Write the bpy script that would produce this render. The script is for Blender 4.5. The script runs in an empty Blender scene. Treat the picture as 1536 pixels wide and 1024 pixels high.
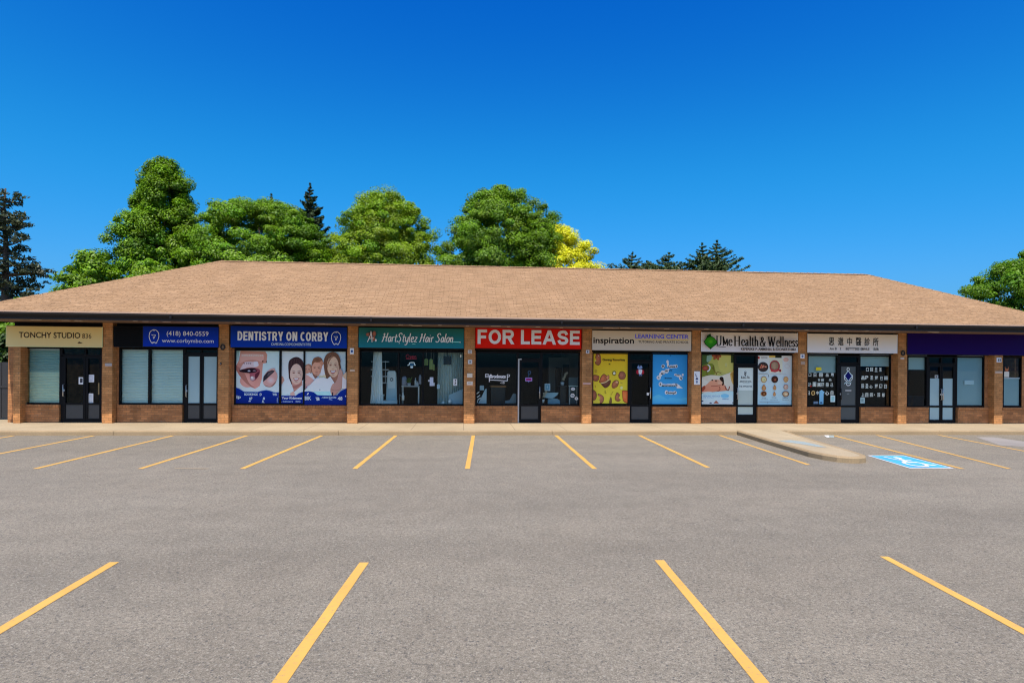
import bpy, math, random
import numpy as np
from mathutils import Vector, Matrix, noise as mnoise

# ------------------------------------------------------------------ scene, camera model
sc = bpy.context.scene
COL = sc.collection
F, YAW, ROLL, HY, D, H = 915.0, math.radians(4.5), math.radians(0.49), 545.0, 20.2, 2.125
K = 0.13            # height of the sidewalk above the asphalt

def ray(px, py):
    u, v = px - 768, py - HY
    c, s = math.cos(ROLL), math.sin(ROLL)
    u, v = u*c + v*s, -u*s + v*c
    u /= F; v /= F
    return (math.cos(YAW)*u + math.sin(YAW), -math.sin(YAW)*u + math.cos(YAW), -v)

def onY(px, py, Y):
    d = ray(px, py); t = (Y + D)/d[1]
    return (d[0]*t, Y, H + d[2]*t)

def onZ(px, py, Z):
    d = ray(px, py); t = (Z - H)/d[2]
    return (d[0]*t, d[1]*t - D, Z)

def wx(px, Y, py=570): return onY(px, py, Y)[0]
def wz(px, py, Y): return onY(px, py, Y)[2]

cd = bpy.data.cameras.new('camera'); cam = bpy.data.objects.new('camera', cd); COL.objects.link(cam)
cd.sensor_width = 36; cd.lens = F/1536*36; cd.shift_y = (HY - 512)/1536
cd.clip_start = 0.1; cd.clip_end = 2000
cam.matrix_world = Matrix.Translation((0, -D, H)) @ Matrix.Rotation(-YAW, 4, 'Z') @ Matrix.Rotation(math.radians(90), 4, 'X') @ Matrix.Rotation(ROLL, 4, 'Z')
sc.camera = cam

# ------------------------------------------------------------------ light
SUN_EL, SUN_AZ = math.radians(63.0), math.radians(9.0)     # azimuth: towards the left of the viewer
w = bpy.data.worlds.new('World'); sc.world = w; w.use_nodes = True
nt = w.node_tree; nt.nodes.clear()
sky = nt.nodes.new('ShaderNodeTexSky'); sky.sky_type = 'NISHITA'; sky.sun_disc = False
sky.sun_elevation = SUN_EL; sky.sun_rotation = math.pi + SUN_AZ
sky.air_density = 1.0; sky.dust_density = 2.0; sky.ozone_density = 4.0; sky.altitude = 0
# colour response of the photograph's sky: each channel k * x^p (deep blue away from the sun, white near it)
sep = nt.nodes.new('ShaderNodeSeparateColor'); hs = nt.nodes.new('ShaderNodeCombineColor'); nt.links.new(sky.outputs[0], sep.inputs[0])
# plus added white glow in the unseen sky round the sun, lifting the shaded facade
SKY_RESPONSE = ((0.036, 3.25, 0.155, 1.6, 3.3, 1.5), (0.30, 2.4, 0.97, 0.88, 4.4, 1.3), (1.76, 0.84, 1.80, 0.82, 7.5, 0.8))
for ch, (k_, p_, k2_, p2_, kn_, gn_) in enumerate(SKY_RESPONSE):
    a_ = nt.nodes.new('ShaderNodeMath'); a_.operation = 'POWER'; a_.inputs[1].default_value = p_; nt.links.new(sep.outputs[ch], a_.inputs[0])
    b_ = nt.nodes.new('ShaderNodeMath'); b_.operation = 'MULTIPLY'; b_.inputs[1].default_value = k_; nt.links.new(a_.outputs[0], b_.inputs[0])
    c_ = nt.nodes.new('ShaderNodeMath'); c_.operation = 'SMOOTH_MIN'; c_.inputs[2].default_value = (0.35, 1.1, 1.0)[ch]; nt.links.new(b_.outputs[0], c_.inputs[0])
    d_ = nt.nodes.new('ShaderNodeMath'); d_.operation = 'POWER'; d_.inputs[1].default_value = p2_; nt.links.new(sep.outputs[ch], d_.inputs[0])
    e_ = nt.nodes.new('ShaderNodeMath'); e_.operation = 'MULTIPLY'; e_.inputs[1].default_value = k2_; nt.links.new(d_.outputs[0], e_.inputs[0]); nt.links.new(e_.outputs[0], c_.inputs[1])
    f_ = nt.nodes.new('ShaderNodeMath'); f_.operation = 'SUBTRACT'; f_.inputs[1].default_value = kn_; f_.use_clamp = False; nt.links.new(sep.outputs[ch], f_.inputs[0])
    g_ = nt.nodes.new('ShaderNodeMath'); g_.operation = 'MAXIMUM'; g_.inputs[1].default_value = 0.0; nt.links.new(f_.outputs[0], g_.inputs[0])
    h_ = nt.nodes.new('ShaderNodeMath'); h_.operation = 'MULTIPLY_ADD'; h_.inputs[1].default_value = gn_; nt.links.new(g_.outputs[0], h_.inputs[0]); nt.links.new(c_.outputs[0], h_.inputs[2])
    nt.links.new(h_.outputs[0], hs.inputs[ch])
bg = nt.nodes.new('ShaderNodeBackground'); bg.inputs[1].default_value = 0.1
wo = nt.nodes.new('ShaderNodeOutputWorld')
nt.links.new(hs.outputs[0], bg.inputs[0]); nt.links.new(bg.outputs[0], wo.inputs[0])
sl = bpy.data.lights.new('sun', 'SUN'); sl.energy = 3.6; sl.angle = math.radians(0.53); sl.color = (1.0, 0.93, 0.83)
so = bpy.data.objects.new('sun', sl); COL.objects.link(so)
sdir = Vector((-math.sin(SUN_AZ)*math.cos(SUN_EL), -math.cos(SUN_AZ)*math.cos(SUN_EL), math.sin(SUN_EL)))
so.rotation_euler = sdir.to_track_quat('Z', 'Y').to_euler(); so.location = (-20, -30, 60)
sc.view_settings.view_transform = 'Standard'; sc.view_settings.look = 'None'
sc.view_settings.exposure = 0.5; sc.view_settings.gamma = 1; sc.view_settings.use_curve_mapping = False
sc.render.engine = 'CYCLES'
sc.cycles.use_denoising = True; sc.cycles.filter_width = 1.15
sc.cycles.max_bounces = 8; sc.cycles.transparent_max_bounces = 12
sc.cycles.caustics_reflective = False; sc.cycles.caustics_refractive = False
sc.cycles.sample_clamp_indirect = 6

# ------------------------------------------------------------------ materials
def lin(c):
    c = c/255.0
    return c/12.92 if c <= 0.04045 else ((c + 0.055)/1.055)**2.4
KD = 1.7           # printed colours are noted as they look in the shade of the eave
def seen(r, g, b, k=None):
    k = KD if k is None else k
    return tuple(min(0.93, lin(v)*k) for v in (r, g, b)) + (1,)

def newmat(name):
    m = bpy.data.materials.new(name); m.use_nodes = True
    n = m.node_tree; b = n.nodes['Principled BSDF']
    return m, n, b
def N(n, t, **kw):
    x = n.nodes.new(t)
    for k, v in kw.items(): setattr(x, k, v)
    return x
def plain(name, col, rough=0.6, metal=0.0, spec=0.4, var=0.0, scale=8, bump=0.0):
    m, n, b = newmat(name)
    b.inputs['Base Color'].default_value = (*col[:3], 1); b.inputs['Roughness'].default_value = rough
    b.inputs['Metallic'].default_value = metal; b.inputs['Specular IOR Level'].default_value = spec
    if var or bump:
        tc = N(n, 'ShaderNodeTexCoord'); nz = N(n, 'ShaderNodeTexNoise'); nz.inputs['Scale'].default_value = scale
        nz.inputs['Detail'].default_value = 6
        n.links.new(tc.outputs['Object'], nz.inputs['Vector'])
        if var:
            mr = N(n, 'ShaderNodeMapRange'); mr.inputs[3].default_value = 1 - var; mr.inputs[4].default_value = 1 + var
            n.links.new(nz.outputs['Fac'], mr.inputs[0])
            mx = N(n, 'ShaderNodeMix', data_type='RGBA', blend_type='MULTIPLY'); mx.inputs[0].default_value = 1
            mx.inputs[6].default_value = (*col[:3], 1); n.links.new(mr.outputs[0], mx.inputs[7])
            n.links.new(mx.outputs[2], b.inputs['Base Color'])
        if bump:
            bp = N(n, 'ShaderNodeBump'); bp.inputs['Strength'].default_value = bump; bp.inputs['Distance'].default_value = 0.02
            n.links.new(nz.outputs['Fac'], bp.inputs['Height']); n.links.new(bp.outputs[0], b.inputs['Normal'])
    return m

def printed(name='printed vinyl', rough=0.45):
    m, n, b = newmat(name)
    a = N(n, 'ShaderNodeAttribute'); a.attribute_name = 'Col'
    n.links.new(a.outputs['Color'], b.inputs['Base Color'])
    b.inputs['Roughness'].default_value = rough; b.inputs['Specular IOR Level'].default_value = 0.08
    return m
M_PRINT = printed()

def ramp(n, stops):
    r = N(n, 'ShaderNodeValToRGB'); e = r.color_ramp.elements
    while len(e) < len(stops): e.new(0.5)
    for i, (p, c) in enumerate(stops): e[i].position = p; e[i].color = (*c, 1)
    return r
def mixc(n, fac, a, b, mode='MIX'):
    m = N(n, 'ShaderNodeMix', data_type='RGBA', blend_type=mode)
    for idx, v in ((0, fac), (6, a), (7, b)):
        if hasattr(v, 'links'): n.links.new(v, m.inputs[idx])
        elif isinstance(v, tuple): m.inputs[idx].default_value = (*v[:3], 1)
        else: m.inputs[idx].default_value = v
    return m.outputs[2]
def nz(n, vec, scale, detail=5, rough=0.55, dist=0.0):
    x = N(n, 'ShaderNodeTexNoise'); x.inputs['Scale'].default_value = scale; x.inputs['Detail'].default_value = detail
    x.inputs['Roughness'].default_value = rough; x.inputs['Distortion'].default_value = dist
    n.links.new(vec, x.inputs['Vector']); return x.outputs['Fac']
def mapr(n, v, a, b, c, d):
    x = N(n, 'ShaderNodeMapRange'); n.links.new(v, x.inputs[0])
    for i, k in enumerate((a, b, c, d)): x.inputs[i+1].default_value = k
    return x.outputs[0]
def mapping(n, vec, sc_):
    x = N(n, 'ShaderNodeMapping'); x.inputs['Scale'].default_value = sc_; n.links.new(vec, x.inputs['Vector']); return x.outputs[0]

def brick_mat(name, c1, c2, mortar):
    m, n, b = newmat(name)
    uv = N(n, 'ShaderNodeUVMap'); uv.uv_map = 'UVMap'
    br = N(n, 'ShaderNodeTexBrick'); n.links.new(uv.outputs[0], br.inputs['Vector'])
    br.inputs['Scale'].default_value = 1; br.inputs['Mortar Size'].default_value = 0.006; br.inputs['Mortar Smooth'].default_value = 0.2
    br.inputs['Brick Width'].default_value = 0.215; br.inputs['Row Height'].default_value = 0.075; br.inputs['Bias'].default_value = 0.0
    br.inputs['Color1'].default_value = (*c1, 1); br.inputs['Color2'].default_value = (*c2, 1); br.inputs['Mortar'].default_value = (*mortar, 1)
    g = mapr(n, nz(n, uv.outputs[0], 3.0, 6), 0.3, 0.7, 0.74, 1.22)
    f = mapr(n, nz(n, uv.outputs[0], 60, 3), 0.3, 0.7, 0.85, 1.15)
    c = mixc(n, 1.0, br.outputs['Color'], g, 'MULTIPLY'); c = mixc(n, 1.0, c, f, 'MULTIPLY')
    # pale efflorescence and paint scuffs
    e = mapr(n, nz(n, mapping(n, uv.outputs[0], (2.2, 9, 1)), 1.0, 3), 0.66, 0.78, 0.0, 0.45)
    c = mixc(n, e, c, (0.42, 0.36, 0.30))
    n.links.new(c, b.inputs['Base Color']); b.inputs['Roughness'].default_value = 0.85; b.inputs['Specular IOR Level'].default_value = 0.2
    bp = N(n, 'ShaderNodeBump'); bp.inputs['Strength'].default_value = 0.7; bp.inputs['Distance'].default_value = 0.008; bp.invert = True
    n.links.new(br.outputs['Fac'], bp.inputs['Height']); n.links.new(bp.outputs[0], b.inputs['Normal'])
    return m
M_PILLAR = brick_mat('tan brick', (0.64, 0.295, 0.108), (0.48, 0.215, 0.078), (0.33, 0.185, 0.08))
M_WALL = brick_mat('brown brick', (0.56, 0.245, 0.094), (0.36, 0.16, 0.066), (0.27, 0.165, 0.085))

def shingle_mat():
    m, n, b = newmat('asphalt shingles')
    uv = N(n, 'ShaderNodeUVMap'); uv.uv_map = 'UVMap'
    br = N(n, 'ShaderNodeTexBrick'); br.offset_frequency = 2; br.offset = 0.37
    ds = N(n, 'ShaderNodeVectorMath', operation='ADD')
    nn = N(n, 'ShaderNodeTexNoise'); nn.inputs['Scale'].default_value = 1.3; n.links.new(uv.outputs[0], nn.inputs['Vector'])
    mm = N(n, 'ShaderNodeVectorMath', operation='MULTIPLY'); mm.inputs[1].default_value = (0.25, 0.05, 0)
    n.links.new(nn.outputs['Color'], mm.inputs[0]); n.links.new(uv.outputs[0], ds.inputs[0]); n.links.new(mm.outputs[0], ds.inputs[1])
    n.links.new(ds.outputs[0], br.inputs['Vector'])
    br.inputs['Scale'].default_value = 1; br.inputs['Brick Width'].default_value = 0.31; br.inputs['Row Height'].default_value = 0.145
    br.inputs['Mortar Size'].default_value = 0.012; br.inputs['Mortar Smooth'].default_value = 0.6
    br.inputs['Color1'].default_value = (0.358, 0.222, 0.122, 1); br.inputs['Color2'].default_value = (0.318, 0.194, 0.102, 1)
    br.inputs['Mortar'].default_value = (0.245, 0.145, 0.074, 1)
    v = mapr(n, nz(n, mapping(n, uv.outputs[0], (1.5, 12.0, 1)), 1.0, 5, 0.65), 0.3, 0.7, 0.70, 1.28)
    v2 = mapr(n, nz(n, uv.outputs[0], 0.35, 4), 0.3, 0.7, 0.93, 1.06)
    v3 = mapr(n, nz(n, uv.outputs[0], 45, 3), 0.3, 0.7, 0.86, 1.14)
    c = br.outputs['Color']
    for q in (v, v2, v3): c = mixc(n, 1.0, c, q, 'MULTIPLY')
    n.links.new(c, b.inputs['Base Color']); b.inputs['Roughness'].default_value = 0.95; b.inputs['Specular IOR Level'].default_value = 0.1
    bp = N(n, 'ShaderNodeBump'); bp.inputs['Strength'].default_value = 0.8; bp.inputs['Distance'].default_value = 0.02; bp.invert = True
    n.links.new(br.outputs['Fac'], bp.inputs['Height']); n.links.new(bp.outputs[0], b.inputs['Normal'])
    return m
M_SHINGLE = shingle_mat()

def asphalt_mat():
    m, n, b = newmat('weathered asphalt')
    tc = N(n, 'ShaderNodeTexCoord'); p = tc.outputs['Object']
    big = mapr(n, nz(n, p, 0.12, 5), 0.3, 0.7, 0.90, 1.09)
    streak = mapr(n, nz(n, mapping(n, p, (0.10, 0.55, 1)), 1.0, 5, 0.6), 0.3, 0.7, 0.88, 1.11)
    mid = mapr(n, nz(n, p, 2.3, 6, 0.7), 0.3, 0.7, 0.88, 1.12)
    g1 = mapr(n, nz(n, p, 26, 4, 0.8), 0.32, 0.68, 0.66, 1.36)
    g2 = mapr(n, nz(n, p, 95, 2, 0.7), 0.3, 0.7, 0.56, 1.48)
    vo = N(n, 'ShaderNodeTexVoronoi'); vo.inputs['Scale'].default_value = 70; n.links.new(p, vo.inputs['Vector'])
    hsv = N(n, 'ShaderNodeSeparateColor'); n.links.new(vo.outputs['Color'], hsv.inputs[0])
    st = mapr(n, hsv.outputs[0], 0.90, 1.0, 0.0, 0.6)
    dk = mapr(n, hsv.outputs[1], 0.86, 1.0, 0.0, 0.8)
    warm = nz(n, p, 0.6, 4)
    c = mixc(n, warm, (0.214, 0.189, 0.146), (0.223, 0.190, 0.142))
    for q in (big, streak, mid, g1, g2): c = mixc(n, 1.0, c, q, 'MULTIPLY')
    c = mixc(n, st, c, (0.38, 0.345, 0.275)); c = mixc(n, dk, c, (0.085, 0.078, 0.074))
    # oil spots in the stalls, hairline cracks
    oil = mapr(n, nz(n, mapping(n, p, (0.5, 0.28, 1)), 1.0, 3), 0.70, 0.80, 0.0, 0.35)
    c = mixc(n, oil, c, (0.10, 0.092, 0.085))
    cr = N(n, 'ShaderNodeTexVoronoi'); cr.feature = 'DISTANCE_TO_EDGE'; cr.inputs['Scale'].default_value = 0.16
    dw = N(n, 'ShaderNodeTexNoise'); dw.inputs['Scale'].default_value = 0.9; dw.inputs['Detail'].default_value = 6; n.links.new(p, dw.inputs['Vector'])
    ad = N(n, 'ShaderNodeVectorMath', operation='MULTIPLY_ADD'); n.links.new(dw.outputs['Color'], ad.inputs[0]); ad.inputs[1].default_value = (1.6, 1.6, 0)
    n.links.new(p, ad.inputs[2]); n.links.new(ad.outputs[0], cr.inputs['Vector'])
    ck = mapr(n, cr.outputs['Distance'], 0.0, 0.0022, 0.5, 0.0)
    ckm = N(n, 'ShaderNodeMath', operation='MULTIPLY'); n.links.new(ck, ckm.inputs[0])
    n.links.new(mapr(n, nz(n, p, 0.21, 2), 0.48, 0.62, 0.0, 1.0), ckm.inputs[1])
    c = mixc(n, ckm.outputs[0], c, (0.07, 0.062, 0.056))
    n.links.new(c, b.inputs['Base Color']); b.inputs['Roughness'].default_value = 0.92; b.inputs['Specular IOR Level'].default_value = 0.25
    bp = N(n, 'ShaderNodeBump'); bp.inputs['Strength'].default_value = 0.55; bp.inputs['Distance'].default_value = 0.012
    n.links.new(nz(n, p, 75, 4, 0.75), bp.inputs['Height']); n.links.new(bp.outputs[0], b.inputs['Normal'])
    return m
M_ASPHALT = asphalt_mat()

def concrete_mat(name, col, joint=False):
    m, n, b = newmat(name)
    tc = N(n, 'ShaderNodeTexCoord'); p = tc.outputs['Object']
    c = mixc(n, 1.0, (*col, 1), mapr(n, nz(n, p, 0.8, 6), 0.3, 0.7, 0.88, 1.10), 'MULTIPLY')
    c = mixc(n, 1.0, c, mapr(n, nz(n, p, 40, 4, 0.7), 0.3, 0.7, 0.84, 1.16), 'MULTIPLY')
    sp = mapr(n, nz(n, p, 5, 5), 0.64, 0.78, 0.0, 0.4)
    c = mixc(n, sp, c, tuple(v*0.55 for v in col))
    if joint:
        br = N(n, 'ShaderNodeTexBrick'); n.links.new(p, br.inputs['Vector']); br.offset = 0
        br.inputs['Scale'].default_value = 1; br.inputs['Brick Width'].default_value = 1.55; br.inputs['Row Height'].default_value = 6
        br.inputs['Mortar Size'].default_value = 0.011; br.inputs['Mortar Smooth'].default_value = 0.3
        jf = N(n, 'ShaderNodeMath', operation='MULTIPLY'); n.links.new(br.outputs['Fac'], jf.inputs[0]); jf.inputs[1].default_value = 0.55
        c = mixc(n, jf.outputs[0], c, (0.13, 0.10, 0.075))
    n.links.new(c, b.inputs['Base Color']); b.inputs['Roughness'].default_value = 0.9; b.inputs['Specular IOR Level'].default_value = 0.2
    bp = N(n, 'ShaderNodeBump'); bp.inputs['Strength'].default_value = 0.25; bp.inputs['Distance'].default_value = 0.01
    n.links.new(nz(n, p, 60, 4, 0.7), bp.inputs['Height']); n.links.new(bp.outputs[0], b.inputs['Normal'])
    return m
M_WALK = concrete_mat('sidewalk concrete', (0.42, 0.335, 0.215), True)
M_KERB = concrete_mat('kerb concrete', (0.36, 0.262, 0.15))

def paint_mat(name, col, wear=0.5):
    m, n, b = newmat(name)
    tc = N(n, 'ShaderNodeTexCoord'); p = tc.outputs['Object']
    wv = mapr(n, nz(n, p, 22, 6, 0.8), 0.62 - 0.16*wear, 0.70, 0.0, 0.8)
    w2 = mapr(n, nz(n, p, 1.1, 4), 0.3, 0.7, 0.86, 1.08)
    c = mixc(n, 1.0, (*col, 1), w2, 'MULTIPLY')
    c = mixc(n, wv, c, (0.22, 0.195, 0.165))
    n.links.new(c, b.inputs['Base Color']); b.inputs['Roughness'].default_value = 0.75; b.inputs['Specular IOR Level'].default_value = 0.25
    return m
M_YELLOW = paint_mat('yellow road paint', (0.66, 0.375, 0.085), 0.55)
M_YELLOW_OLD = paint_mat('worn yellow road paint', (0.42, 0.30, 0.15), 2.2)
M_BLUEP = paint_mat('blue road paint', (0.065, 0.40, 0.70), 0.6)
M_WHITEP = paint_mat('white road paint', (0.70, 0.72, 0.72), 0.6)
M_BLUEP_OLD = paint_mat('faded blue road paint', (0.34, 0.44, 0.44), 1.9)

def glass_mat(name, tint, fr=1.45, rough=0.0):
    m, n, b = newmat(name); n.nodes.remove(b)
    t = N(n, 'ShaderNodeBsdfTransparent'); t.inputs[0].default_value = (*tint, 1)
    g = N(n, 'ShaderNodeBsdfGlossy'); g.inputs['Roughness'].default_value = rough; g.inputs[0].default_value = (0.9, 0.95, 1, 1)
    f = N(n, 'ShaderNodeFresnel'); f.inputs[0].default_value = fr
    x = N(n, 'ShaderNodeMixShader'); n.links.new(f.outputs[0], x.inputs[0]); n.links.new(t.outputs[0], x.inputs[1]); n.links.new(g.outputs[0], x.inputs[2])
    n.links.new(x.outputs[0], n.nodes['Material Output'].inputs[0])
    return m
M_GLASS = glass_mat('storefront glass', (0.91, 0.96, 0.96), 1.22)
M_FRAME = plain('dark bronze aluminium', (0.008, 0.008, 0.009), 0.5, spec=0.12)
M_HEADER = plain('black header panel', (0.012, 0.011, 0.011), 0.8, spec=0.2)
M_FASCIA = plain('dark brown fascia', (0.018, 0.013, 0.012), 0.65, var=0.2, scale=3)
M_GUTTER = plain('black gutter', (0.013, 0.011, 0.011), 0.5, spec=0.2, var=0.15, scale=2)
M_SOFFIT = plain('brown soffit', (0.16, 0.095, 0.062), 0.7, var=0.35, scale=2.5)
M_VENT = plain('pale soffit light lens', (0.62, 0.52, 0.42), 0.5)
M_DRIP = plain('pale drip edge', (0.50, 0.34, 0.24), 0.6, var=0.15, scale=4)
M_CHROME = plain('brushed steel', (0.55, 0.56, 0.57), 0.35, metal=0.8)
M_WHITE = plain('white paint', (0.75, 0.75, 0.73), 0.6, var=0.05)
M_OFFW = plain('greyed white trim', (0.50, 0.50, 0.49), 0.6, var=0.1)
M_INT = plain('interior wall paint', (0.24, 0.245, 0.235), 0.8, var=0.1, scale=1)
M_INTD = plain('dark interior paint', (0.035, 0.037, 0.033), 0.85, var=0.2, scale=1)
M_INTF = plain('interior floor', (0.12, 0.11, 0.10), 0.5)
M_BLACK = plain('black plastic', (0.012, 0.012, 0.013), 0.4)
M_BARK = plain('bark', (0.085, 0.065, 0.05), 0.95, var=0.4, scale=6, bump=0.4)
M_BLIND = plain('blind slats', (0.84, 0.93, 0.84), 0.6, var=0.05, scale=2)
M_BLINDG = plain('greenish blind slats', (0.86, 0.92, 0.70), 0.6, var=0.05, scale=2)
M_FROST = plain('frosted film', (0.38, 0.55, 0.57), 0.55, var=0.08, scale=1.5)
M_FROSTG = plain('pale frosted film', (0.55, 0.66, 0.60), 0.55, var=0.06, scale=1.5)
M_GREYF = plain('dark grey door film', (0.085, 0.098, 0.098), 0.45, var=0.1, scale=1.5)
M_KICK = plain('grey kick panel', (0.060, 0.062, 0.063), 0.35, var=0.15, scale=2)
M_CURTAIN = plain('white curtain', (0.88, 0.90, 0.86), 0.85, var=0.08)
M_SHEER = plain('grey green sheer curtain', (0.52, 0.60, 0.55), 0.85, var=0.12)
M_STEELBLUE = plain('blue grey upholstery', (0.30, 0.46, 0.54), 0.6, var=0.08)
M_WOOD = plain('orange wood', (0.40, 0.16, 0.045), 0.5, var=0.2)
M_GATE = plain('dark grey steel', (0.030, 0.030, 0.031), 0.6, var=0.2, scale=2)
M_GRASS = plain('grass ground', (0.06, 0.11, 0.025), 0.95, var=0.4, scale=1.5)

def neon_mat():
    m, n, b = newmat('red neon tube'); b.inputs['Base Color'].default_value = (0.5, 0.02, 0.04, 1)
    b.inputs['Emission Color'].default_value = (0.8, 0.02, 0.05, 1); b.inputs['Emission Strength'].default_value = 0.05
    return m
M_NEON = neon_mat()

def leaf_mat(name, transl=0.35):
    m, n, b = newmat(name); n.nodes.remove(b)
    a = N(n, 'ShaderNodeAttribute'); a.attribute_name = 'Col'
    d = N(n, 'ShaderNodeBsdfDiffuse'); t = N(n, 'ShaderNodeBsdfTranslucent'); g = N(n, 'ShaderNodeBsdfGlossy'); g.inputs['Roughness'].default_value = 0.5
    n.links.new(a.outputs['Color'], d.inputs[0])
    tc = mixc(n, 1.0, a.outputs['Color'], (1.25, 1.25, 0.5), 'MULTIPLY'); n.links.new(tc, t.inputs[0])
    x = N(n, 'ShaderNodeMixShader'); x.inputs[0].default_value = transl
    n.links.new(d.outputs[0], x.inputs[1]); n.links.new(t.outputs[0], x.inputs[2])
    y = N(n, 'ShaderNodeMixShader'); y.inputs[0].default_value = 0.03
    n.links.new(x.outputs[0], y.inputs[1]); n.links.new(g.outputs[0], y.inputs[2])
    n.links.new(y.outputs[0], n.nodes['Material Output'].inputs[0])
    return m
M_LEAF = leaf_mat('leaves', 0.25)
M_NEEDLE = leaf_mat('needles', 0.12)

# ------------------------------------------------------------------ object helpers
ORI = {}
def tag(o, label, cat, group=None, kind=None):
    if label: o['label'] = label
    if cat: o['category'] = cat
    if group: o['group'] = group
    if kind: o['kind'] = kind
    return o
def thing(name, label, cat, loc, group=None):
    o = bpy.data.objects.new(name, None); COL.objects.link(o); o.location = loc; o.empty_display_size = 0.2
    ORI[o.name] = Vector(loc)
    return tag(o, label, cat, group)

class MB:
    """collects faces and links them as one mesh object"""
    def __init__(s): s.v = []; s.f = []; s.m = []; s.c = []; s.mats = []; s.smooth = []
    def mi(s, mat):
        if mat not in s.mats: s.mats.append(mat)
        return s.mats.index(mat)
    def face(s, pts, mat, col=None, smooth=False):
        b = len(s.v); s.v.extend(pts); s.f.append(tuple(range(b, b + len(pts)))); s.m.append(s.mi(mat))
        if col is None: col = (0.8, 0.8, 0.8, 1)
        s.c.append([col]*len(pts) if not isinstance(col, list) else col); s.smooth.append(smooth)
    def grid(s, verts, faces, mat, smooth=True, col=(0.8, 0.8, 0.8, 1)):
        b = len(s.v); s.v.extend(verts); k = s.mi(mat)
        for f in faces: s.f.append(tuple(b + i for i in f)); s.m.append(k); s.c.append([col]*len(f)); s.smooth.append(smooth)
    def box(s, x0, x1, y0, y1, z0, z1, mat, skip=''):
        P = [(x0,y0,z0),(x1,y0,z0),(x1,y1,z0),(x0,y1,z0),(x0,y0,z1),(x1,y0,z1),(x1,y1,z1),(x0,y1,z1)]
        for k, f in (('f',(0,1,5,4)),('r',(1,2,6,5)),('b',(2,3,7,6)),('l',(3,0,4,7)),('t',(4,5,6,7)),('d',(3,2,1,0))):
            if k not in skip: s.face([P[i] for i in f], mat)
        return s
    def prism(s, pts, z0, z1, mat, mside=None):
        """vertical prism over an xy polygon (counter-clockwise)"""
        n = len(pts); s.face([(x, y, z1) for x, y in pts], mat)
        for i in range(n):
            a, b = pts[i], pts[(i+1) % n]
            s.face([(a[0],a[1],z0),(b[0],b[1],z0),(b[0],b[1],z1),(a[0],a[1],z1)], mside or mat)
        return s
    def plate(s, pts, y0, y1, mat):
        """upright plate: xz polygon (counter-clockwise seen from -y) between y0 (front) and y1"""
        n = len(pts); s.face([(x, y0, z) for x, z in pts], mat); s.face([(x, y1, z) for x, z in reversed(pts)], mat)
        for i in range(n):
            a, b = pts[i], pts[(i+1) % n]
            s.face([(b[0],y0,b[1]),(a[0],y0,a[1]),(a[0],y1,a[1]),(b[0],y1,b[1])], mat)
        return s
    def tube(s, pts, rads, mat, seg=7, cap=True):
        pts = [Vector(p) for p in pts]; vs = []; fs = []
        ref = Vector((0.31, 0.17, 1)).normalized()
        for i, p in enumerate(pts):
            d = (pts[min(i+1, len(pts)-1)] - pts[max(i-1, 0)]).normalized()
            if abs(d.dot(ref)) > 0.97: ref = Vector((1, 0.1, 0)).normalized()
            a = d.cross(ref).normalized(); b = d.cross(a)
            r = rads[i] if isinstance(rads, (list, tuple)) else rads
            for k in range(seg):
                t = 2*math.pi*k/seg; vs.append(tuple(p + a*(r*math.cos(t)) + b*(r*math.sin(t))))
        for i in range(len(pts)-1):
            for k in range(seg):
                k2 = (k+1) % seg
                fs.append((i*seg+k, i*seg+k2, (i+1)*seg+k2, (i+1)*seg+k))
        if cap: fs.append(tuple(range(seg-1, -1, -1))); fs.append(tuple((len(pts)-1)*seg + k for k in range(seg)))
        s.grid(vs, fs, mat); return s
    def lathe(s, cx, cy, prof, mat, seg=16):
        vs = []; fs = []
        for r, z in prof:
            for k in range(seg):
                t = 2*math.pi*k/seg; vs.append((cx + r*math.cos(t), cy + r*math.sin(t), z))
        for i in range(len(prof)-1):
            for k in range(seg):
                k2 = (k+1) % seg; fs.append((i*seg+k, i*seg+k2, (i+1)*seg+k2, (i+1)*seg+k))
        s.grid(vs, fs, mat); return s
    def build(s, name, parent=None, loc=None, uv=False):
        me = bpy.data.meshes.new(name)
        o = bpy.data.objects.new(name, me)
        if parent is not None:
            org = ORI[parent.name]; o.parent = parent
        else:
            org = Vector(loc) if loc is not None else Vector((0, 0, 0)); o.location = org
        COL.objects.link(o); ORI[o.name] = Vector(org)
        ox, oy, oz = org
        me.from_pydata([(x-ox, y-oy, z-oz) for x, y, z in s.v], [], s.f)
        for m in s.mats: me.materials.append(m)
        me.polygons.foreach_set('material_index', s.m); me.polygons.foreach_set('use_smooth', s.smooth)
        if any(m in (M_PRINT, M_LEAF, M_NEEDLE) for m in s.mats):
            ca = me.color_attributes.new('Col', 'FLOAT_COLOR', 'CORNER')
            ca.data.foreach_set('color', np.array([v for c in s.c for q in c for v in q], dtype=np.float32))
        if uv:
            L = me.uv_layers.new(name='UVMap'); me.update()
            for p in me.polygons:
                n = p.normal
                u = Vector((1, 0, 0)) if abs(n.z) > 0.98 else Vector((-n.y, n.x, 0)).normalized()
                vv = n.cross(u)
                for li in p.loop_indices:
                    co = me.vertices[me.loops[li].vertex_index].co + org
                    L.data[li].uv = (co.dot(u), co.dot(vv))
        me.update()
        return o

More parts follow.
